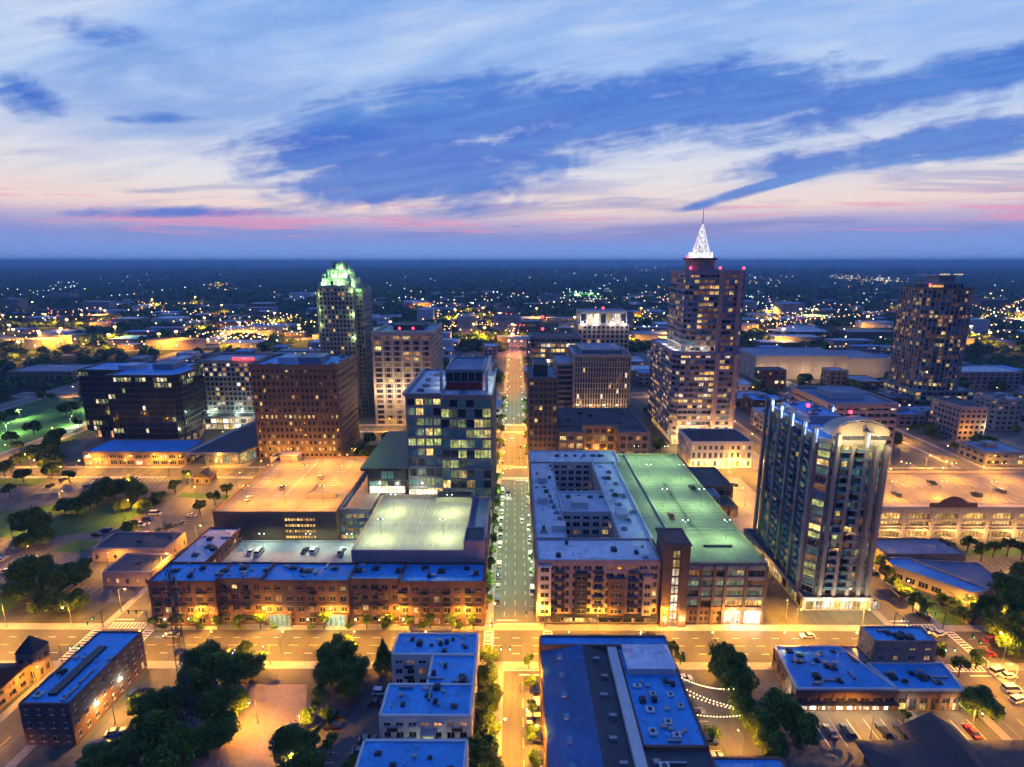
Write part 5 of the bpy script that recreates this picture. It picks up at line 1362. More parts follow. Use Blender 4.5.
for y in range(174, 300, 24):
    lamp('sodium', -137.2, y, 0, 'sodium street lamp left of the orange lit deck', G)
    lamp('sodium', 142.6, y + 6, math.pi, 'sodium street lamp beside the road right of the arched crown tower', G)
for y in (92, 114, 138): lamp('weak', -137.2, y, 0, 'sodium street lamp beside the gabled brick house', G)
for y in (96, 118, 138): lamp('sodium', 142.6, y, math.pi, 'sodium street lamp on the road right of the shop row', G)
for y in range(324, 490, 30): lamp('sodium', 154.8, y, 0, 'sodium street lamp behind the spire tower side road', G); lamp('weak', -199, y + 9, 0, 'street lamp beside the plaza', G)
for y in range(330, 490, 36): lamp('sodium', 265, y, 0, 'street lamp between the right-hand low buildings', G); lamp('sodium', -313, y, math.pi, 'street lamp by the western park', G)
G2 = 'parking lot lamps'
for (x, y, k, s_) in ((-160, 200, 'weak', 'in the car park left of the orange lit deck'), (-160, 226, 'weak', 'in the car park left of the orange lit deck'), (-185, 246, 'sodium', 'in the car park left of the orange lit deck'), (-160, 262, 'sodium', 'in the car park left of the orange lit deck'), (-150, 284, 'sodium', 'in the car park left of the orange lit deck'), (-200, 276, 'sodium', 'in the car park left of the orange lit deck'),
                      (-262, 236, 'sodium', 'in the open lot at the left edge'), (-228, 262, 'weak', 'in the open lot at the left edge'), (-262, 205, 'weak', 'in the open lot at the left edge'), (-292, 262, 'sodium', 'in the open lot at the left edge'),
                      (94, 172, 'weak', 'on the pavement between the deck and the arched crown tower'), (94, 205, 'weak', 'on the pavement between the deck and the arched crown tower'), (-250, 290, 'sodium', 'in the open lot at the left edge'), (-220, 225, 'sodium', 'in the open lot at the left edge'), (-196, 205, 'weak', 'in the open lot at the left edge'), (-290, 225, 'sodium', 'in the open lot at the left edge'), (-175, 284, 'sodium', 'in the car park left of the orange lit deck'), (-240, 180, 'weak', 'in the open lot at the left edge'), (92, 244, 'weak', 'in the yard between the deck and the arched crown tower'), (96, 296, 'sodium', 'in the yard between the deck and the arched crown tower'), (116, 262, 'sodium', 'in the yard between the deck and the arched crown tower'), (118, 288, 'sodium', 'in the yard between the deck and the arched crown tower'), (118, 240, 'weak', 'in the yard between the deck and the arched crown tower'),
                      (-68, 126, 'weak', 'standing alone on the gravel lot'), (-106, 126, 'weak', 'behind the long brick house'), (-55, 122, 'weak', 'beside the gravel lot'), (-53, 108, 'weak', 'beside the gravel lot'), (-74, 148, 'weak', 'beside the wide apron above the gravel lot'), (56, 115, 'weak', 'in the string-lit yard'), (60, 138, 'weak', 'in the string-lit yard'), (92, 122, 'weak', 'in the car park before the shop row'), (119, 123.5, 'weak', 'in the car park before the shop row'),
                      (158, 172, 'weak', 'among the trees at the right'), (176, 168, 'weak', 'among the trees at the right'), (196, 196, 'sodium', 'among the trees at the right'), (214, 180, 'sodium', 'among the trees at the right'), (150, 128, 'weak', 'in the paved yard at the right edge'), (166, 142, 'sodium', 'in the paved yard at the right edge'),
                      (205, 288, 'sodium', 'behind the arcaded deck'), (235, 290, 'sodium', 'behind the arcaded deck'), (180, 286, 'sodium', 'behind the arcaded deck'), (150, 284, 'sodium', 'behind the arcaded deck'), (262, 296, 'sodium', 'behind the arcaded deck')):
    lamp(k, x, y, (x * 7) % 6, 'lamp pole ' + s_, G2)
for (x, y) in ((-345, 340), (-360, 380), (-330, 400), (-385, 420), (-350, 452), (-300, 344), (-408, 350), (-316, 460), (-375, 345), (-400, 392)):
    lamp('park', x, y, x % 6, 'green-white lamp in the western park', 'park lamps')
for (x, y) in ((-212, 460), (-228, 404), (-176, 400), (-172, 440), (-205, 480), (-240, 470)): lamp('park', x, y, 1.0, 'white lamp on the plaza behind the hotel', 'plaza lamps')

# traffic lights at the crossings
def signal_proto():
    R = empty('traffic_light', 'traffic light', 'traffic light', (0, 0, 0))
    mb = MB(); mb.tube((0, 0, 0), (0, 0, 6.6), .13, .1, 6); mb.tube((0, 0, 6.2), (6.5, 0, 6.5), .09, .06, 5); mb.build('mast_arm', 'dark_metal', R)
    for x in (3.4, 6.0):
        mb = MB(); mb.box(x - .2, x + .2, -.15, .15, 5.3, 6.5, 0); o = mb.build('signal_head', 'dark_metal', R)
        m2 = MB(); m2.ball((x, -.2, 5.55), .17, 0, 8, 5); m2.build('green_lens', 'green_bulb', o)
    return R
T0 = signal_proto(); first = True
for (X, Y, wx, wy, nm) in ((1.5, 157, 15, 15, 'near crossing of the avenue'), (.5, 307, 15, 13, 'second crossing of the avenue'), (.5, 395, 15, 13, 'third crossing of the avenue'), (-130, 157, 13, 15, 'crossing by the long brick house'), (135, 157, 14, 15, 'crossing by the shop row')):
    for (sx, sy, rz, q) in ((1, 1, math.pi, 'far right'), (-1, -1, 0, 'near left'), (-1, 1, -math.pi / 2, 'far left'), (1, -1, math.pi / 2, 'near right')):
        lab = 'green traffic light at the %s corner of the %s' % (q, nm)
        loc = (X + sx * (wx / 2 + 1.2), Y + sy * (wy / 2 + 1.2), 0)
        if first: T0.location = loc; T0.rotation_euler[2] = rz; tag(T0, lab, 'traffic light', 'traffic lights'); first = False
        else: copy_thing(T0, loc, rz, label=lab, cat='traffic light', group='traffic lights')

# ================================================================== trees
def crown_mesh(seed, nleaf, R, H, leaf, lobes=9, conical=False, mats=('leaf_dark', 'leaf_mid', 'leaf_light')):
    rs = np.random.RandomState(seed)
    if conical:
        t = rs.rand(nleaf) ** .8; ang = rs.rand(nleaf) * 6.283; r = (1 - t) * R * (.35 + .65 * rs.rand(nleaf) ** .4) * (1 + .2 * np.sin(ang * 5 + t * 20))
        c = np.stack([r * np.cos(ang), r * np.sin(ang), t * H], 1); mi = (rs.rand(nleaf) * 2).astype(int); up = 0
    else:
        L = []
        for k in range(lobes):
            a = rs.rand() * 6.283; rr = R * .66 * math.sqrt(rs.rand()); zz_ = H * (.18 + .55 * rs.rand() * (1 - .6 * (rr / R) ** 2)) 
            L.append((rr * math.cos(a), rr * math.sin(a), zz_ + (1 - rr / R) * H * .12, R * rs.uniform(.24, .46)))
        k = rs.randint(0, lobes, nleaf)
        dv = rs.randn(nleaf, 3); dv /= np.linalg.norm(dv, axis=1)[:, None]
        LL = np.array(L)[k]
        rad = LL[:, 3] * (.55 + .5 * rs.rand(nleaf) ** .7 + .35 * rs.rand(nleaf) ** 6)
        c = LL[:, :3] + dv * rad[:, None] * np.array([1, 1, .82])
        c[:, 2] = np.maximum(c[:, 2], .02 * H)
        lobemat = rs.randint(0, 3, lobes)
        mi = np.where(rs.rand(nleaf) < .7, lobemat[k], rs.randint(0, 3, nleaf))
    a = rs.randn(nleaf, 3); a /= np.linalg.norm(a, axis=1)[:, None]
    b = np.cross(a, rs.randn(nleaf, 3)); b /= np.linalg.norm(b, axis=1)[:, None]
    s1 = leaf * (.5 + rs.rand(nleaf))[:, None]; s2 = s1 * .6
    v = np.stack([c - a * s1, c - b * s2, c + a * s1, c + b * s2], 1).reshape(-1, 3)
    me = bpy.data.meshes.new('crown')
    me.vertices.add(nleaf * 4); me.vertices.foreach_set('co', v.ravel())
    me.loops.add(nleaf * 4); me.loops.foreach_set('vertex_index', np.arange(nleaf * 4))
    me.polygons.add(nleaf); me.polygons.foreach_set('loop_start', np.arange(0, nleaf * 4, 4)); me.polygons.foreach_set('loop_total', np.full(nleaf, 4))
    for m in mats: me.materials.append(MATS[m])
    me.polygons.foreach_set('material_index', np.minimum(mi, len(mats) - 1))
    me.update(); me.validate()
    return me
def tree_proto(seed, n_, R, H, th, leaf, conical=False, lobes=9):
    root = empty('tree', 'tree', 'tree', (0, 0, 0)); rs = random.Random(seed)
    mb = MB(); mb.tube((0, 0, 0), (0, 0, th + H * (.5 if not conical else .9)), .04 * R + .12, .07, 7)
    for k in range(6 if not conical else 0):
        a = rs.random() * 6.28; mb.tube((0, 0, th * .8 + k * .3), (math.cos(a) * R * .5, math.sin(a) * R * .5, th + H * rs.uniform(.3, .55)), .1 + .01 * R, .04, 5)
    mb.build('trunk', 'bark', root)
    o = obj('crown', crown_mesh(seed, n_, R, H, leaf, lobes, conical), root, (0, 0, th))
    return root
TP = {'big': [tree_proto(11, 8000, 7.5, 11, 3, .42, lobes=26), tree_proto(12, 8000, 7.5, 12, 3, .42, lobes=22), tree_proto(13, 7600, 7.2, 10, 2.5, .42, lobes=24)],
      'small': [tree_proto(21, 1500, 2.6, 5.2, 2.2, .32, lobes=7), tree_proto(22, 1500, 2.5, 5.8, 2.2, .32, lobes=8)],
      'shrub': [tree_proto(31, 900, 1.9, 2.4, .3, .28, lobes=6)],
      'cone': [tree_proto(41, 2600, 3.3, 9.5, 1.2, .36, True)],
      'mid': [tree_proto(51, 1500, 5.2, 8, 2.5, .75, lobes=9), tree_proto(52, 1500, 5.4, 8.5, 2.5, .75, lobes=8)]}
TUSED = set()
def tree(kind, x, y, s, stem, group='trees', name='tree', cat='tree'):
    i = rnd.randrange(len(TP[kind])); src = TP[kind][i]; rz = rnd.random() * 6.28
    sc3 = (s * rnd.uniform(.92, 1.08), s * rnd.uniform(.92, 1.08), s * rnd.uniform(.9, 1.1))
    if (kind, i) not in TUSED:
        TUSED.add((kind, i)); src.location = (x, y, 0); src.scale = sc3; src.rotation_euler[2] = rz; src.name = name; tag(src, stem, cat, group, stem); return src
    c = copy_thing(src, (x, y, 0), rz, sc3, stem, cat, group, stem); c.name = name; return c
# placed from the picture: foreground groups
def tp(kind, px, py, z, s, stem, group='trees', **k):
    x, y, _ = at(px, py, z); tree(kind, x, y, s, stem, group, **k)
a = 'dense tree in the dark grove between the long brick house and the gravel lot'
for (px, py, s) in ((205, 668, .85), (232, 672, .8), (250, 662, .6), (190, 690, .8), (215, 705, .75), (165, 705, .7), (150, 735, .85), (178, 745, .8), (205, 740, .7), (120, 752, .7), (140, 700, .5), (232, 700, .6), (95, 760, .6), (243, 642, .35), (222, 728, .6), (170, 770, .8)):
    tp('big', px, py, 5, s, a, 'trees of the grove')
b = 'broad tree at the roadside right of the gravel lot'
for (px, py, s) in ((338, 652, .8), (354, 665, .6), (330, 672, .6), (348, 684, .5)): tp('big', px, py, 5, s, b)
tp('cone', 383, 656, 5, 1.0, 'cone-shaped tree left of the blue-roofed townhouses')
for (px, py, s) in ((318, 702, .95), (326, 716, .9), (308, 720, .9), (314, 738, .8), (330, 744, .8), (318, 690, .7)): tp('small', px, py, 3, s, 'yellow-lit young tree beside the gravel lot', 'yellow-lit trees')
for (px, py, s) in ((290, 752, .7), (303, 765, .7), (352, 762, .35)): tp('big', px, py, 4, s, 'dark round tree at the lower edge beside the gravel lot')
for (px, py, s) in ((489, 650, .42), (487, 672, .5), (484, 700, .55), (487, 722, .5), (484, 748, .6), (490, 765, .5), (493, 688, .4)): tp('big', px, py, 4.5, s, 'leafy street tree between the townhouses and the near avenue', 'street trees')
for (px, py) in ((529, 660), (530, 684), (531, 706), (532, 733), (534, 758)): tp('small', px, py, 3, .75, 'small street tree in front of the long warehouse', 'street trees')
for i in range(11): tree('small', -9.2, 176 + i * 11.3, .95 + (i % 3) * .12, 'small street tree on the left pavement of the avenue', 'street trees')
for i in range(9): tree('small', 9.9 if i > 10 else 7.3 + 1.4, 182 + i * 12.2, .7 + (i % 3) * .1, 'small street tree on the right pavement of the avenue', 'street trees')
for i in range(11): tree('small', -9.2 + (18.5 if i % 2 else 0), 320 + i * 15, 1.2, 'street tree on the far avenue', 'street trees')
for i in range(16):
    if i in (6, 7, 9): continue
    tree('small', -120 + i * 7.1, 164.9, .78 + .2 * ((i * 7) % 3) / 2, 'small tree in front of the brick apartment row', 'trees before the apartment row')
for i in range(9): tree('shrub', -117 + i * 12.3, 165.6, .8, 'low shrub at the foot of the brick apartment row', 'shrubs', name='shrub', cat='shrub')
for (px, py, s) in ((726, 663, .95), (737, 678, .8), (742, 700, .6)): tp('big', px, py, 6, s, 'large round tree in the string-lit yard')
for (px, py, s) in ((778, 715, .85), (800, 728, .75), (770, 742, .6), (762, 720, .6)): tp('big', px, py, 4, s, 'dark tree between the string-lit yard and the shop row')
tp('small', 672, 650, 3, .9, 'small yellow-lit tree at the back corner of the long warehouse'); tp('small', 680, 659, 2, .7, 'small tree beside the blue-roofed part of the warehouse')
tp('small', 712, 738, 2, .9, 'small tree lit yellow by a lamp in the string-lit yard')
tp('big', 977, 705, 3.5, .62, 'round tree at the right end of the shop row')
tp('small', 903, 715, 2, .6, 'little tree in the car park of the shop row')
for (px, py, s) in ((1006, 590, 1.05), (1022, 612, 1.05), (1003, 622, .8), (1015, 640, .7), (990, 604, .7), (1030, 575, .9), (1040, 640, 1)): tp('big', px, py, 6, s, 'large dark tree massed at the right edge', 'trees massed at the right edge')
for (px, py, s) in ((952, 602, .45), (968, 596, .4), (978, 612, .5), (940, 595, .35), (960, 612, .4)): tp('big', px, py, 3, s, 'tree lit yellow behind the right roadside', 'roadside trees')
for (px, py) in ((884, 576), (892, 586), (901, 596), (912, 606), (922, 612), (879, 566), (935, 655), (958, 670), (975, 662)): tp('small', px, py, 2, 1.05, 'small tree on the verge of the road right of the arched crown tower', 'roadside trees')
for (px, py) in ((992, 552), (980, 556), (1006, 551), (966, 548), (944, 550), (1020, 556)): tp('small', px, py, 2, 1.2, 'small tree in front of the arcaded deck', 'trees before the arcaded deck')
for (px, py, s) in ((30, 528, 1.0), (40, 536, .7), (22, 540, .6)): tp('big', px, py, 5, s, 'broad tree lit from below at the left edge')
for (px, py, s) in ((30, 572, 1.0), (55, 580, 1.0), (72, 572, .8), (15, 588, .7), (45, 600, .8), (70, 598, .6)): tp('big', px, py, 6, s, 'large dark tree left of the two low stores', 'large trees left of the stores')
for (px, py, s) in ((62, 506, .6), (75, 508, .75), (88, 503, .8), (100, 497, .9), (112, 492, .9), (124, 490, .8), (136, 494, .8), (120, 505, .6), (142, 505, .6), (156, 496, .5), (104, 486, .6), (130, 482, .5), (128, 527, .55)): tp('big', px, py, 4, s, 'tree in the long dark clump across the left lot', 'trees in the left lot')
for (px, py) in ((199, 512), (214, 502), (226, 495), (186, 482), (174, 490), (68, 480), (8, 495)): tp('small', px, py, 2, 1.3, 'isolated small tree in the lit left lot', 'small trees in the left lot')
for i in range(12):
    x, y, _ = at(rnd.uniform(2, 60), rnd.uniform(455, 478), 3); tree('mid', x, y, rnd.uniform(.6, .9), 'tree along the edge of the western lot', 'trees of the western lot')
for i in range(48):
    x, y = rnd.uniform(-470, -302), rnd.uniform(322, 486); tree('mid', x, y, rnd.uniform(.7, 1.25), 'tree in the lit western park', 'trees of the western park')
for (x, y) in ((-10 - 15, 30),): pass

# ================================================================== cars
def car_proto(kind, paint, on=False):
    L, W, H1, H2 = {'sedan': (4.6, 1.8, .95, 1.42), 'suv': (4.8, 1.9, 1.1, 1.75), 'van': (5.3, 2.0, 1.2, 2.15)}[kind]
    R = empty('parked_car', 'car', 'car', (0, 0, 0))
    prof = {'sedan': [(-.5, .35), (-.5, .78), (-.46, .86), (-.30, .92), (.18, .95), (.46, .80), (.5, .62), (.5, .35)],
            'suv': [(-.5, .4), (-.5, .95), (-.48, 1.05), (.2, 1.08), (.46, .95), (.5, .75), (.5, .4)],
            'van': [(-.5, .4), (-.5, 1.15), (.28, 1.2), (.46, 1.0), (.5, .8), (.5, .4)]}[kind]
    cab = {'sedan': [(-.38, .92), (-.24, H2), (.04, H2), (.22, .94)], 'suv': [(-.48, 1.06), (-.43, H2), (.06, H2), (.24, 1.08)], 'van': [(-.49, 1.17), (-.47, H2), (.16, H2), (.34, 1.17)]}[kind]
    def extr(mb, pr, w0, w1, mi=0):
        k = len(pr); b = len(mb.v); zt = max(z for _, z in pr); zl = min(z for _, z in pr)
        for sg in (-1, 1):
            for (t, z) in pr:
                f = (z - zl) / (zt - zl + 1e-6); mb.v.append((t * L, sg * (w0 + (w1 - w0) * f), z))
        mb.f.append(tuple(b + i for i in range(k))); mb.m.append(mi); mb.f.append(tuple(b + k + i for i in reversed(range(k)))); mb.m.append(mi)
        for i in range(k):
            j = (i + 1) % k; mb.f.append((b + j, b + i, b + k + i, b + k + j)); mb.m.append(mi)
    mb = MB(); extr(mb, prof, W / 2, W / 2 * .94); mb.build('body', paint, R)
    mb = MB(); extr(mb, cab, W / 2 * .9, W / 2 * .74); mb.build('window', 'glass', R)
    mb = MB(); t0, t1 = cab[1][0] * L, cab[2][0] * L; mb.box(t0, t1, -W * .385, W * .385, H2 - .03, H2 + .05); mb.build('roof', paint, R)
    for sx in (-.31, .31):
        for sy in (-1, 1):
            mb = MB(); mb.tube((sx * L, sy * (W / 2 - .2), .33), (sx * L, sy * (W / 2 + .02), .33), .34, seg=10); mb.build('wheel', 'rubber', R)
    for sy in (-1, 1):
        mb = MB(); mb.box(.485 * L, .503 * L, sy * W * .36 - .2, sy * W * .36 + .2, .6, .76); mb.build('headlight', 'head_bulb' if on else 'galvanised', R)
        mb = MB(); mb.box(-.505 * L, -.49 * L, sy * W * .38 - .17, sy * W * .38 + .17, .66, .84); mb.build('taillight', 'tail_bulb' if on else 'red_panel', R)
        if on: lamp_light('headlight_beam', (.56 * L, sy * W * .36, .68), 700, (1, .92, .8), R, radius=.1, spot=70).rotation_euler = (0, R_(-80), 0)
    return R
PAINTS = {'white': (.75, .75, .73), 'silver': (.45, .46, .48), 'black': (.02, .02, .022), 'dark blue': (.03, .06, .16), 'red': (.38, .03, .03), 'grey': (.16, .165, .17)}
CP = {}
for i, (k, c) in enumerate((('sedan', 'white'), ('suv', 'silver'), ('sedan', 'black'), ('suv', 'dark blue'), ('sedan', 'red'), ('suv', 'white'), ('van', 'white'), ('sedan', 'grey'), ('suv', 'black'), ('sedan', 'silver'))):
    pm = mat('paint_' + c.replace(' ', '_'), PAINTS[c], .28, .05, 1.0, spec=.7); CP[(c, k)] = car_proto(k, pm)
for i, (k, c) in enumerate((('sedan', 'silver'), ('suv', 'black'), ('sedan', 'white'))): CP[(c, k, 1)] = car_proto(k, MATS['paint_' + c], True)
CUSED = set(); CK = [q for q in CP if len(q) == 2]; CD = [q for q in CP if len(q) == 3]
def car(x, y, rz, where, z=.05, key=None, group='parked cars'):
    key = key or CK[rnd.randrange(len(CK))]; src = CP[key]
    stem = '%s %s %s' % (key[0], key[1], where)
    if key not in CUSED:
        CUSED.add(key); src.location = (x, y, z); src.rotation_euler[2] = rz; tag(src, stem, 'car', group, stem); return
    copy_thing(src, (x, y, z), rz, label=stem, cat='car', group=group, auto=stem)
h = math.pi / 2
for i in range(13): 
    if i not in (4,): car(-5.9, 181 + i * 8.1, h, 'parked at the left kerb of the avenue')
for i in range(8): car(6.9, 186 + i * 12.6, -h, 'parked at the right kerb of the avenue')
for i in range(6): car(6.3, 97 + i * 8.4, -h, 'parked in front of the long warehouse')
for i in range(9): car(-8.2 + (16.0 if i % 2 else 1.5), 322 + i * 17, h, 'parked along the far avenue')
for (x, y, r, w_) in ((-48, 128, .1, 0), (-47.6, 124.6, .1, 0), (-48.5, 112, .1, 0), (-47, 102, 0, 0), (-37.6, 136.5, 0, 0), (-38, 132.6, 0, 0), (-37.5, 120.5, .1, 0), (-38.2, 116.8, 0, 0)): car(x, y, r, 'parked in the lot left of the blue-roofed townhouses')
for i in (0, 2, 3, 5): car(49.6, 106.3 + i * 4.6, 0.05, 'parked beside the warehouse')
car(50, 142, 0.1, 'parked at the back corner of the warehouse')
for i in (0, 1, 3, 4, 6, 8): car(82.4 + i * 4.6, 123.4, h, 'parked in the marked bays before the shop row')
for i in range(22): car(-254 + (i * 7) % 21 * 2.9 + 1.4, 294.5 if i % 2 else 285.5, h, 'parked in the lit rows left of the kiosk')
for i in range(16): car(178 + i * 4.9, 178.5 + (i % 2) * 12.2, h, 'parked in the rows between the trees and the arcaded deck')
for i in range(12): car(-236 + i * 2.9 + (i % 3) * 2.9, 198.5 + (i % 2) * 10, h, 'parked in the lot left of the dark-roofed stores')
for (x, y, r) in ((-107, 136, 1.2), (-103.5, 122.5, .3), (-104.5, 118.5, .3), (-97, 112, .6)): car(x, y, r, 'parked behind the long brick house')
for i in range(9): 
    car(-173.5, 203 + i * 6, 0, 'parked in the west rank left of the orange deck')
for i in range(6): car(-155.5, 204.5 + i * 9, math.pi, 'parked in the east rank left of the orange deck')
for (x, y) in ((-101, 196), (-97.5, 195.5), (-92, 183.5), (-80.5, 197), (-77, 197), (-70, 183.5), (-66, 196)): car(x, y, h, 'parked on the courtyard deck behind the apartment row', 10.66)
for (x, y) in ((-104, 236), (-91, 248), (-114, 224)): car(x, y, h, 'alone on the orange lit deck', 20.2)
for (x, y) in ((62, 205), (79, 233)): car(x, y, h, 'alone on the green lit deck', 21.55)
for (x, y) in ((172, 236), (198, 250), (222, 240), (208, 236)): car(x, y, h, 'on the roof of the arcaded deck', 17.2)
for (x, y, r) in ((-90, 153, 0), (-34, 161.5, 0), (24, 153.5, 0), (44, 161, math.pi), (96, 161.5, math.pi), (-112, 161, math.pi), (3.9, 244, h), (-2.8, 276, -h), (4.2, 128, h), (-1.6, 372, -h), (3.6, 430, h), (4.6, 352, h)): car(x, y, r, 'with its lamps lit on the open road', key=CD[rnd.randrange(3)], group='cars on the road')
for i in range(9): car(128.6 + (0 if i % 2 else 12.7), 172 + i * 7 + (3 if i % 2 else 0), h, 'parked on the road right of the arched crown tower')
for (px, py) in ((928, 632), (938, 634), (988, 640), (996, 672), (1006, 676), (1010, 690), (1016, 700), (985, 654)): 
    x, y, _ = at(px, py, 0); car(x, y, rnd.choice((0, .3, 2.9)), 'parked at the right roadside by the large trees')
for (px, py) in ((12, 592), (20, 578), (105, 532), (116, 533), (96, 536), (148, 536), (160, 531), (168, 528), (40, 612), (8, 574)):
    x, y, _ = at(px, py, 0); car(x, y, rnd.choice((0, .2, 3)), 'parked among the stores and trees at the left')
for i in range(8): car(90 + i * 4.4, 296 - (i % 2) * 8, h + .1, 'parked behind the arched crown tower')

# ================================================================== string lights over the yard
for i, (p, q, lab) in enumerate((((46.2, 135, 7.2), (62, 133, 5.2), 'top string of warm festoon lights over the yard'), ((46.2, 129, 7), (70, 124, 5), 'middle string of festoon lights over the yard'), ((46.2, 122, 7), (68, 126, 5.2), 'lowest string of festoon lights over the yard'), ((46.2, 131, 7), (66, 125, 5.2), 'second string of festoon lights over the yard'))):
    mb = MB(); R = empty('string_lights', lab, 'string lights', p, group='festoon lights over the yard')
    pts = []
    for k in range(25):
        t = k / 24; pts.append(tuple(p[j] + (q[j] - p[j]) * t - (1.5 * 4 * t * (1 - t) if j == 2 else 0) for j in range(3)))
    for k in range(24): mb.tube(pts[k], pts[k + 1], .03, seg=4)
    mb.build('cable', 'rubber', R, p)
    mb = MB()
    for k in range(1, 24): mb.ball((pts[k][0], pts[k][1], pts[k][2] - .12), .11, 0, 6, 4)
    mb.build('bulbs', 'warm_bulb', R, p)
    lamp_light('string_glow', ((q[0] - p[0]) / 2, (q[1] - p[1]) / 2, -2.4), 350, WARM, R)

# ================================================================== low buildings filling the blocks behind
rf = random.Random(99)
FILL = []
def overlaps(x0, x1, y0, y1, m=3):
    for a, b, c, d_ in HERO + FILL:
        if x0 < b + m and x1 > a - m and y0 < d_ + m and y1 > c - m: return True
    for (y, wd, a, b) in EW:
        if x0 < b and x1 > a and y0 < y + wd / 2 + 3.5 and y1 > y - wd / 2 - 3.5: return True
    for (x, wd, a, b) in NS:
        if y0 < b and y1 > a and x0 < x + wd / 2 + 3 and x1 > x - wd / 2 - 3: return True
    return False
LANDMARKS = [('the spire tower', 125, 390), ('the tower with the green crown', -136, 450), ('the brown office block', -131, 350), ('the black glass block', -255, 375), ('the ribbed grey tower', 65, 430), ('the dark curved tower', 367, 490),
             ('the arched crown tower', 114, 204), ('the tan office tower', -82, 440), ('the glass office tower', -28, 260), ('the long beige hall', 300, 605), ('the block with the lit top floor', 84, 540), ('the arcaded deck', 205, 243), ('the terraced white building', 200, 345), ('the pale hotel', -208, 418)]
def near(x, y):
    nm, lx, ly = min(LANDMARKS, key=lambda t: (t[1] - x) ** 2 + (t[2] - y) ** 2)
    dx_, dy_ = x - lx, y - ly
    rel = ('beyond' if dy_ > 0 else 'in front of') if abs(dy_) > abs(dx_) * .8 else ('right of' if dx_ > 0 else 'left of')
    return rel + ' ' + nm
walls = [('brick_red', 'red brick'), ('brick_tan', 'tan brick'), ('beige', 'beige'), ('grey_stone', 'grey'), ('white_wall', 'white'), ('concrete', 'concrete'), ('pink_wall', 'pinkish'), ('brick_brown', 'brown brick')]
roofs = [('roof_dusk_blue', 'blue-roofed'), ('roof_pale', 'pale-roofed'), ('roof_grey', 'grey-roofed'), ('roof_mid', 'slate-roofed'), ('roof_dark', 'dark-roofed')]
count = 0
def filler(x0, x1, y0, y1, h_, far):
    global count
    wl, wn = rf.choice(walls); rr, rn = rf.choice(roofs[:4] if rf.random() < .7 else roofs)
    size = 'low' if h_ < 9 else 'mid-rise' if h_ < 25 else 'tall'
    kind = 'warehouse' if (x1 - x0) > 40 and h_ < 10 else 'building'
    stem = '%s %s %s %s %s' % (size, rn, wn, kind, near((x0 + x1) / 2, (y0 + y1) / 2))
    B = Bld('building' if kind == 'building' else 'warehouse', stem, kind, (x0 + x1) / 2, (y0 + y1) / 2, group='buildings behind the skyline', seed=500 + count, auto=stem)
    fl = max(1, int(h_ / 3.7))
    kw = dict(wall=wl, roof=rr, lit=rf.choice((.08, .2, .35)), pal=rf.choice((('warm', 'yellow', 'dim'), ('warm', 'dim'), ('white', 'yellow', 'palegreen', 'dim'))), style=0, parapet=.6)
    if far: kw.update(bay=6.0, pier=2.4, span=1.8)
    else: kw.update(bay=4.6, pier=1.8, span=1.8)
    B.rect(x0, x1, y0, y1, 0, h_, fl=fl, **kw)
    if not far and h_ > 7:
        B.rect(x0 + (x1 - x0) * .3, x0 + (x1 - x0) * .55, y0 + (y1 - y0) * .4, y0 + (y1 - y0) * .7, h_ + .13, h_ + 3, wall='grey_metal', roof='roof_grey', parapet=.2)
    if not far: B.roof_units([(rf.uniform(x0 + 3, x1 - 3), rf.uniform(y0 + 2.5, y1 - 2.5)) for _ in range(3)], h_ + .12, 'grey_metal', 1.8)
    B.finish(40 if not far else 24)
    FILL.append((x0, x1, y0, y1)); count += 1
# hand-placed neighbours that show in the photograph: px of the roof front edge, its height, depth
for (px0, px1, py, h_, dep) in ((741, 800, 352, 14, 40), (930, 1000, 430, 10, 26), (985, 1030, 420, 14, 34), (955, 1020, 372, 16, 30), (985, 1050, 398, 12, 40), (812, 862, 372, 22, 22), (900, 930, 452, 9, 20), (740, 772, 365, 18, 30),
                                (640, 668, 400, 18, 34), (630, 650, 378, 16, 30), (470, 494, 352, 26, 40), (462, 492, 366, 18, 22), (448, 478, 340, 20, 30), (5, 70, 372, 8, 40), (930, 975, 466, 7, 16), (985, 1024, 452, 8, 20), (725, 770, 320, 12, 50), (588, 640, 312, 14, 40), (775, 830, 332, 12, 40), (885, 915, 465, 8, 18)):
    x0, y0, _ = at(px0, py, h_); x1 = at(px1, py, h_)[0]
    if not overlaps(x0, x1, y0, y0 + dep, 1) : filler(x0, x1, y0, y0 + dep, h_, y0 > 520)
tries = 0
while count < 92 and tries < 6000:
    tries += 1
    y0 = 318 + 430 * rf.random() ** .8; x0 = rf.uniform(-460, 500)
    if y0 < 500 and x0 < -295: continue
    if abs(x0) > y0 * .95: continue
    wd, dp = rf.uniform(16, 46), rf.uniform(14, 34); h_ = rf.choice((5, 6, 7, 8, 9, 12, 15)) + rf.random()
    if 0 < x0 < 400 and rf.random() < .2: h_ += 10
    if overlaps(x0, x0 + wd, y0, y0 + dp): continue
    filler(x0, x0 + wd, y0, y0 + dp, h_, y0 > 480)
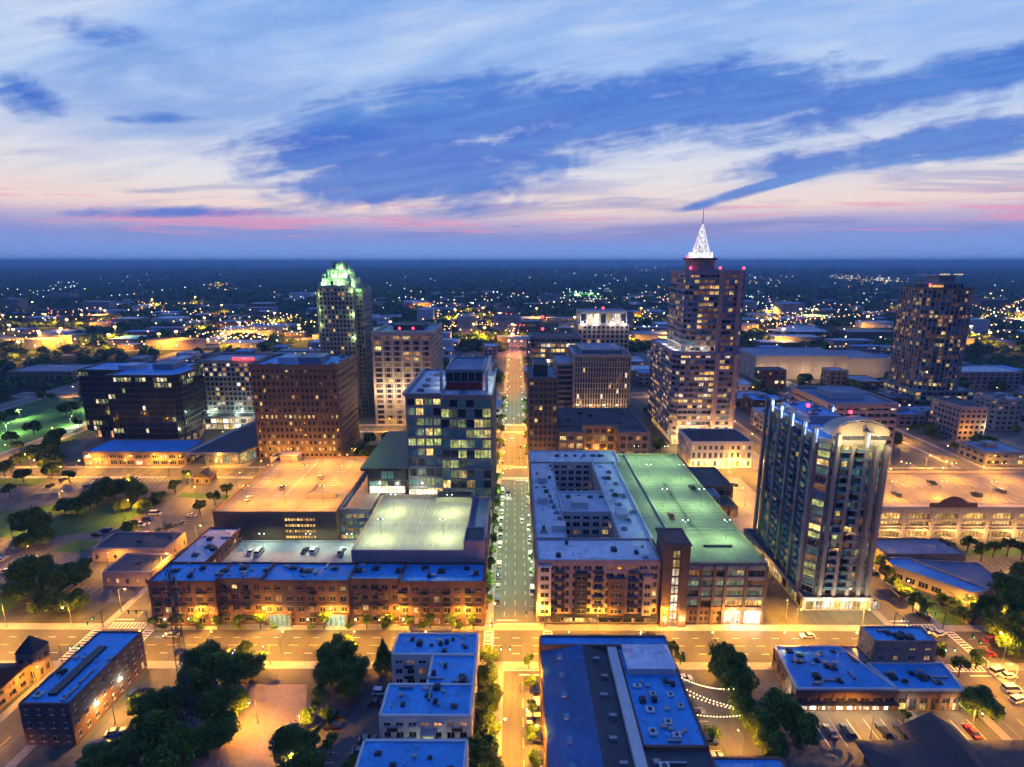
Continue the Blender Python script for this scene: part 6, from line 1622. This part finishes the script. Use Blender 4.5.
# farther out, simple sheds and blocks among the trees
tries = 0; fc = 0
while fc < 210 and tries < 4000:
    tries += 1
    y0 = 765 + 1500 * rf.random() ** 2.0; x0 = y0 * rf.uniform(-.92, .92)
    wd, dp, h_ = rf.uniform(20, 75), rf.uniform(18, 50), rf.uniform(5, 14) + (rf.random() < .1) * 18
    if any(x0 < b + 10 and x0 + wd > a - 10 and y0 < d_ + 10 and y0 + dp > c - 10 for a, b, c, d_ in FILL): continue
    wl, wn = rf.choice(walls); rr, rn = rf.choice(roofs)
    stem = 'distant %s %s building among the trees %s' % (rn, wn, near(x0, y0))
    B = Bld('distant_building', stem, 'building', x0 + wd / 2, y0 + dp / 2, group='distant buildings among the trees', seed=900 + fc, auto=stem)
    B.rect(x0, x0 + wd, y0, y0 + dp, 0, h_, wall=wl, roof=rr, parapet=.5)
    mb = MB(); 
    for k in range(int(wd / 6)):
        if rf.random() < .5: mb.box(x0 + 2 + k * 6, x0 + 4.6 + k * 6, y0 - .1, y0 - .02, 2, 4)
    if mb.v: B.part(mb, 'windows', rf.choice(('yellow', 'warm', 'white')))
    FILL.append((x0, x0 + wd, y0, y0 + dp)); fc += 1

# trees between those buildings
tries = 0; tcn = 0; TPOS = []
while tcn < 330 and tries < 6000:
    tries += 1
    y0 = 316 + 440 * rf.random(); x0 = rf.uniform(-.95, .95) * y0
    if x0 < -300 and y0 < 490: continue
    if overlaps(x0 - 4, x0 + 4, y0 - 4, y0 + 4, 0): continue
    TPOS.append((x0, y0, rf.uniform(.6, 1.15))); tcn += 1

TPOS.sort(key=lambda t: t[1])
for (x0, y0, s) in TPOS[:82]: tree('mid', x0, y0, s, 'tree ' + near(x0, y0), 'trees between the low buildings behind')
# ================================================================== far woodland to the horizon (one mass nobody could count)
rs = np.random.RandomState(5)
def wood(n_, y0, y1, size, tri, name, spots=None):
    if spots: n_ = len(spots)
    y = y0 + (y1 - y0) * rs.rand(n_) ** 1.25; x = (rs.rand(n_) * 2 - 1) * (y * .98 + 60)
    if spots: x = np.array([t[0] for t in spots]); y = np.array([t[1] for t in spots])
    keepm = np.ones(n_, bool)
    for a, b, c, d_ in FILL: keepm &= ~((x > a - 6) & (x < b + 6) & (y > c - 26) & (y < d_ + 4))
    keepm &= ~((np.abs(x - 0.5) < 14) & (y < 1500))
    hw = np.array(HW1); hy = np.interp(x, hw[:, 0], hw[:, 1]); keepm &= ~((np.abs(y - hy) < 24) & (y > hy - 34)); keepm &= ~((y < hy + 4) & (y > hy - 40))
    # clearings
    cl = np.sin(x * .011 + 1.3) * np.sin(y * .007 + x * .002) ; keepm &= (cl < .62)
    if spots: keepm[:] = True
    x, y = x[keepm], y[keepm]; m = len(x)
    sz = size * (.6 + .8 * rs.rand(m))
    c = np.stack([x, y, np.zeros(m)], 1)
    dv = rs.randn(m, tri, 3); dv /= np.linalg.norm(dv, axis=2)[..., None]; dv[..., 2] = np.abs(dv[..., 2])
    ctr = c[:, None, :] + dv * sz[:, None, None] * np.array([1, 1, .9]) * (.6 + .4 * rs.rand(m, tri, 1)) + np.array([0, 0, 1.0]) * sz[:, None, None] * .5
    a = rs.randn(m, tri, 3); a /= np.linalg.norm(a, axis=2)[..., None]; b = np.cross(a, dv); b /= (np.linalg.norm(b, axis=2)[..., None] + 1e-6)
    a = np.cross(b, dv + rs.randn(m, tri, 3) * .3)
    k = sz[:, None, None] * .55
    v = np.stack([ctr - a * k - b * k * .5, ctr + a * k - b * k * .4, ctr + b * k], 2).reshape(-1, 3)
    me = bpy.data.meshes.new(name); nv = len(v)
    me.vertices.add(nv); me.vertices.foreach_set('co', v.ravel()); me.loops.add(nv); me.loops.foreach_set('vertex_index', np.arange(nv))
    me.polygons.add(nv // 3); me.polygons.foreach_set('loop_start', np.arange(0, nv, 3)); me.polygons.foreach_set('loop_total', np.full(nv // 3, 3))
    for q in ('forest', 'leaf_dark', 'leaf_mid'): me.materials.append(MATS[q])
    me.polygons.foreach_set('material_index', rs.randint(0, 3, nv // 3)); me.update()
    o = bpy.data.objects.new(name, me); COL.objects.link(o)
    o['kind'] = 'stuff'; o['label'] = 'trees massed among the farthest city blocks' if spots else 'dark woodland stretching from behind the city to the horizon'; o['category'] = 'woodland'
wood(0, 0, 1, 5.5, 60, 'tree_mass', TPOS[82:])
wood(9000, 755, 1700, 6.5, 26, 'woodland')
wood(12000, 1600, 4500, 10, 12, 'woodland')
wood(9000, 4300, 12000, 20, 8, 'woodland')

# ================================================================== far lights of the suburbs
lights = []
def cl(px, py, sx, sy, n_, cols):
    for _ in range(n_):
        qx, qy = rf.gauss(px, sx), rf.gauss(py, sy)
        if qy < 263.5: qy = 263.5 + abs(rf.gauss(0, 2))
        x, y, _z = at(qx, min(qy, 372), 7)
        if y < 780 or abs(x) > 14000 : continue
        lights.append((x, y, rf.choice(cols)))
O, W_, Y_, G_, R2 = 'far_orange', 'far_white', 'far_yellow', 'far_green', 'far_red'
for c_ in ((68, 287, 9, 3, 16, (W_, W_, Y_)), (218, 287, 6, 1.6, 14, (Y_, O)), (152, 307, 13, 4, 26, (Y_, O, O)), (55, 318, 10, 3, 14, (W_, R2, O)), (100, 322, 12, 3, 10, (O, R2)), (190, 315, 14, 4, 14, (O, Y_)), (128, 283, 20, 4, 8, (W_,)), (150, 268, 6, 1, 3, (W_,)),
           (240, 336, 24, 9, 85, (O, Y_, Y_, O, W_)), (205, 330, 12, 6, 20, (O, Y_)), (280, 322, 22, 6, 40, (O, Y_)), (300, 300, 18, 6, 10, (W_, O)), (420, 302, 14, 5, 14, (O, W_)), (455, 320, 18, 6, 50, (O, O, Y_)), (445, 305, 20, 4, 22, (O, W_)), (500, 325, 12, 8, 34, (O, R2, O)), (515, 338, 6, 8, 22, (O, R2, O)),
           (485, 297, 25, 2.5, 26, (W_, O, Y_)), (575, 298, 26, 4, 60, (G_, W_, G_, Y_)), (600, 275, 18, 3, 26, (W_, W_, Y_)), (645, 267, 16, 1.8, 40, (W_,)), (560, 270, 25, 3, 12, (W_,)), (658, 300, 12, 6, 24, (O, Y_)), (640, 322, 16, 6, 20, (O, W_)), (410, 262.5, 14, .8, 14, (W_,)), (415, 285, 25, 8, 10, (W_,)),
           (762, 280, 10, 4, 30, (Y_, O, W_)), (775, 263.5, 12, .6, 12, (W_,)), (840, 278, 6, 1.5, 18, (Y_, W_)), (880, 281, 16, 2, 42, (Y_, O, W_)), (770, 312, 24, 7, 50, (O, W_, W_, Y_)), (800, 318, 26, 8, 45, (O, R2, W_, Y_)), (850, 322, 20, 8, 22, (O, G_, W_)), (760, 300, 16, 3, 16, (W_,)),
           (1005, 312, 16, 14, 45, (O, Y_, W_)), (1000, 297, 14, 4, 12, (O,)), (985, 345, 18, 12, 26, (O, Y_)), (985, 262.5, 6, .6, 6, (W_,)), (880, 300, 14, 10, 14, (W_, O)), (30, 300, 40, 12, 10, (W_,)), (340, 290, 20, 8, 8, (W_, O)), (400, 335, 20, 5, 30, (O, Y_)), (20, 372, 18, 5, 12, (O, Y_))):
    cl(*c_)
for _ in range(260):
    qx, qy = rf.uniform(-40, 1064), 265 + 85 * rf.random() ** 1.3
    x, y, _z = at(qx, qy, 7); lights.append((x, y, rf.choice((O, O, Y_, W_, W_))))
for p_, q_ in zip(HW1[:-1], HW1[1:]):
    for t in (0, .25, .5, .75):
        x, y = p_[0] + (q_[0] - p_[0]) * t, p_[1] + (q_[1] - p_[1]) * t; lights.append((x, y - 13, O)); lights.append((x, y + 14, O))
for (pa, pb, k_, c_) in (((150, 345), (300, 318), 34, O), ((205, 352), (262, 322), 20, Y_), ((430, 330), (505, 326), 26, O), ((505, 350), (519, 318), 20, O), ((0, 322), (110, 308), 14, O), ((540, 305), (700, 296), 22, O), ((748, 330), (890, 312), 30, O), ((745, 345), (830, 300), 20, Y_),
                      ((960, 330), (1024, 300), 22, O), ((960, 305), (1024, 322), 18, Y_), ((300, 330), (380, 300), 16, O), ((560, 335), (660, 318), 18, O), ((95, 300), (210, 286), 14, W_), ((830, 279), (905, 283), 26, Y_), ((600, 290), (650, 268), 12, W_), ((20, 296), (75, 288), 10, W_), ((900, 345), (1024, 338), 16, O)):
    for j in range(k_):
        t = (j + rf.uniform(-.2, .2)) / k_; x, y, _z = at(pa[0] + (pb[0] - pa[0]) * t, pa[1] + (pb[1] - pa[1]) * t + rf.gauss(0, .5), 7)
        if y > 770: lights.append((x, y, c_))
lights.sort(key=lambda t: t[1])
def bulb_r(y): return .5 + y * .00034
BM = {}
for (c_, lab) in ((O, 'distant orange lamp on its pole among the woods and suburbs'), (W_, 'distant white lamp on its pole among the woods and suburbs'), (Y_, 'distant yellow lamp on its pole among the woods and suburbs'), (G_, 'distant green-tinted sports ground lamp beyond the ribbed tower'), (R2, 'distant red lamp among the woods and suburbs')):
    mb = MB(); mb.ball((0, 0, 0), 1, 1, 8, 6); mb.tube((0, 0, -11), (0, 0, -.9), .12, .1, 4, 0); BM[c_] = (mb.mesh('distant_lamp', ['dark_metal', c_]), lab)
for (x, y, c_) in lights[:300]:
    r = bulb_r(y) * rf.uniform(.6, 1.25); o = obj('distant_lamp', BM[c_][0], None, (x, y, 9 + r), 0, (r, r, 1.0 * r)); tag(o, BM[c_][1], 'distant lamp', 'distant lamps ' + c_[4:])
mb = MB(); cols = [O, W_, Y_, G_, R2]
for (x, y, c_) in lights[300:]:
    r = bulb_r(min(y, 9000)) * rf.uniform(.5, 1.2); mb.ball((x, y, 10 + y * .0016 + r), r, cols.index(c_), 6, 4)
o = mb.build('far_city_lights', cols); o['kind'] = 'stuff'; o['label'] = 'countless tiny lights scattered out to the horizon'; o['category'] = 'city lights'
# added masts that pool light over the suburbs, mostly at random spots
for (px, py, e, c_) in tuple((rf.uniform(0, 1024), rf.uniform(300, 352), 2.6e5, SOD) for _ in range(50)) + ((240, 338, 9e5, SOD), (205, 332, 5e5, SOD), (275, 326, 6e5, SOD), (152, 309, 9e5, SOD), (455, 322, 7e5, SOD), (512, 340, 1.2e5, SOD), (512, 352, 1.2e5, (1, .3, .15)), (575, 299, 2.6e6, (.5, 1, .45)), (590, 298, 2e6, (.5, 1, .45)), (640, 320, 5e5, SOD), (218, 288, 2e6, SOD), (60, 349, 3e5, SOD), (110, 353, 2.5e5, SOD), (10, 341, 3.5e5, SOD), (160, 352, 2.5e5, SOD), (770, 316, 6e5, SOD), (810, 322, 6e5, SOD), (880, 283, 1.8e6, SOD), (1005, 318, 7e5, SOD), (850, 280, 1.6e6, (1, .8, .6)), (985, 350, 2e5, SOD), (760, 335, 1.5e5, SOD), (300, 345, 2e5, SOD), (20, 362, 1.5e5, SOD)):
    x, y, _z = at(px, py, 0)
    m_ = empty('added_light_mast', 'distant floodlight mast ' + near(x, y), 'floodlight', (x, y, 0), group='distant floodlights', auto='distant floodlight mast ' + near(x, y))
    mb = MB(); mb.tube((0, 0, 0), (0, 0, 24), .3, .2, 5); mb.build('pole', 'dark_metal', m_); mb = MB(); mb.box(-2, 2, -.3, .3, 23.5, 25.5); mb.build('lamp_head', 'far_yellow' if c_[1] < .9 else 'far_green', m_)
    lamp_light('fill_light', (0, 0, 23), e * 1.2, c_, m_, radius=1.5, spot=160)

# ================================================================== haze: one box of even, pale air
mb = MB(); mb.box(-55000, 55000, -1500, 58000, -1.5, 156)
m = bpy.data.materials.new('haze'); m.use_nodes = True; nt = m.node_tree; nt.nodes.clear()
pv = nt.nodes.new('ShaderNodeVolumePrincipled'); pv.inputs['Density'].default_value = .00014; pv.inputs['Color'].default_value = (.38, .68, 1, 1); pv.inputs['Anisotropy'].default_value = .2
mo = nt.nodes.new('ShaderNodeOutputMaterial'); nt.links.new(pv.outputs[0], mo.inputs['Volume'])
MATS['haze'] = m
o = mb.build('haze', 'haze'); o['kind'] = 'stuff'; o['label'] = 'thin blue evening haze over the whole city'; o['category'] = 'haze'

# ------------------------------------------------------------------ make look-alike labels distinct
ORD = ['nearest', '2nd nearest', '3rd nearest'] + ['%dth nearest' % i for i in range(4, 400)]
def ordn(i):
    return '%d%s' % (i, 'th' if 10 <= i % 100 <= 20 else {1: 'st', 2: 'nd', 3: 'rd'}.get(i % 10, 'th'))
def finalize_labels():
    g_ = {}
    for o, stem in LAB: g_.setdefault(stem, []).append(o)
    for stem, os_ in g_.items():
        if len(os_) == 1: continue
        xs = [o.location[0] / max(o.location[1], 1) for o in os_]; ys_ = [o.location[1] for o in os_]
        wide = (max(xs) - min(xs)) * 1.0 > (max(ys_) - min(ys_)) / (sum(ys_) / len(ys_)) * 1.2
        os_.sort(key=(lambda o: o.location[0] / o.location[1]) if wide else (lambda o: o.location[1]))
        for i, o in enumerate(os_):
            if wide: t = 'leftmost' if i == 0 else 'rightmost' if i == len(os_) - 1 else ordn(i + 1) + ' from left'
            else: t = 'nearest' if i == 0 else 'farthest' if i == len(os_) - 1 else ordn(i + 1) + ' nearest'
            words = stem.split(); 
            o['label'] = ' '.join(words[:16 - len(t.split())]) + ', ' + t

finalize_labels()
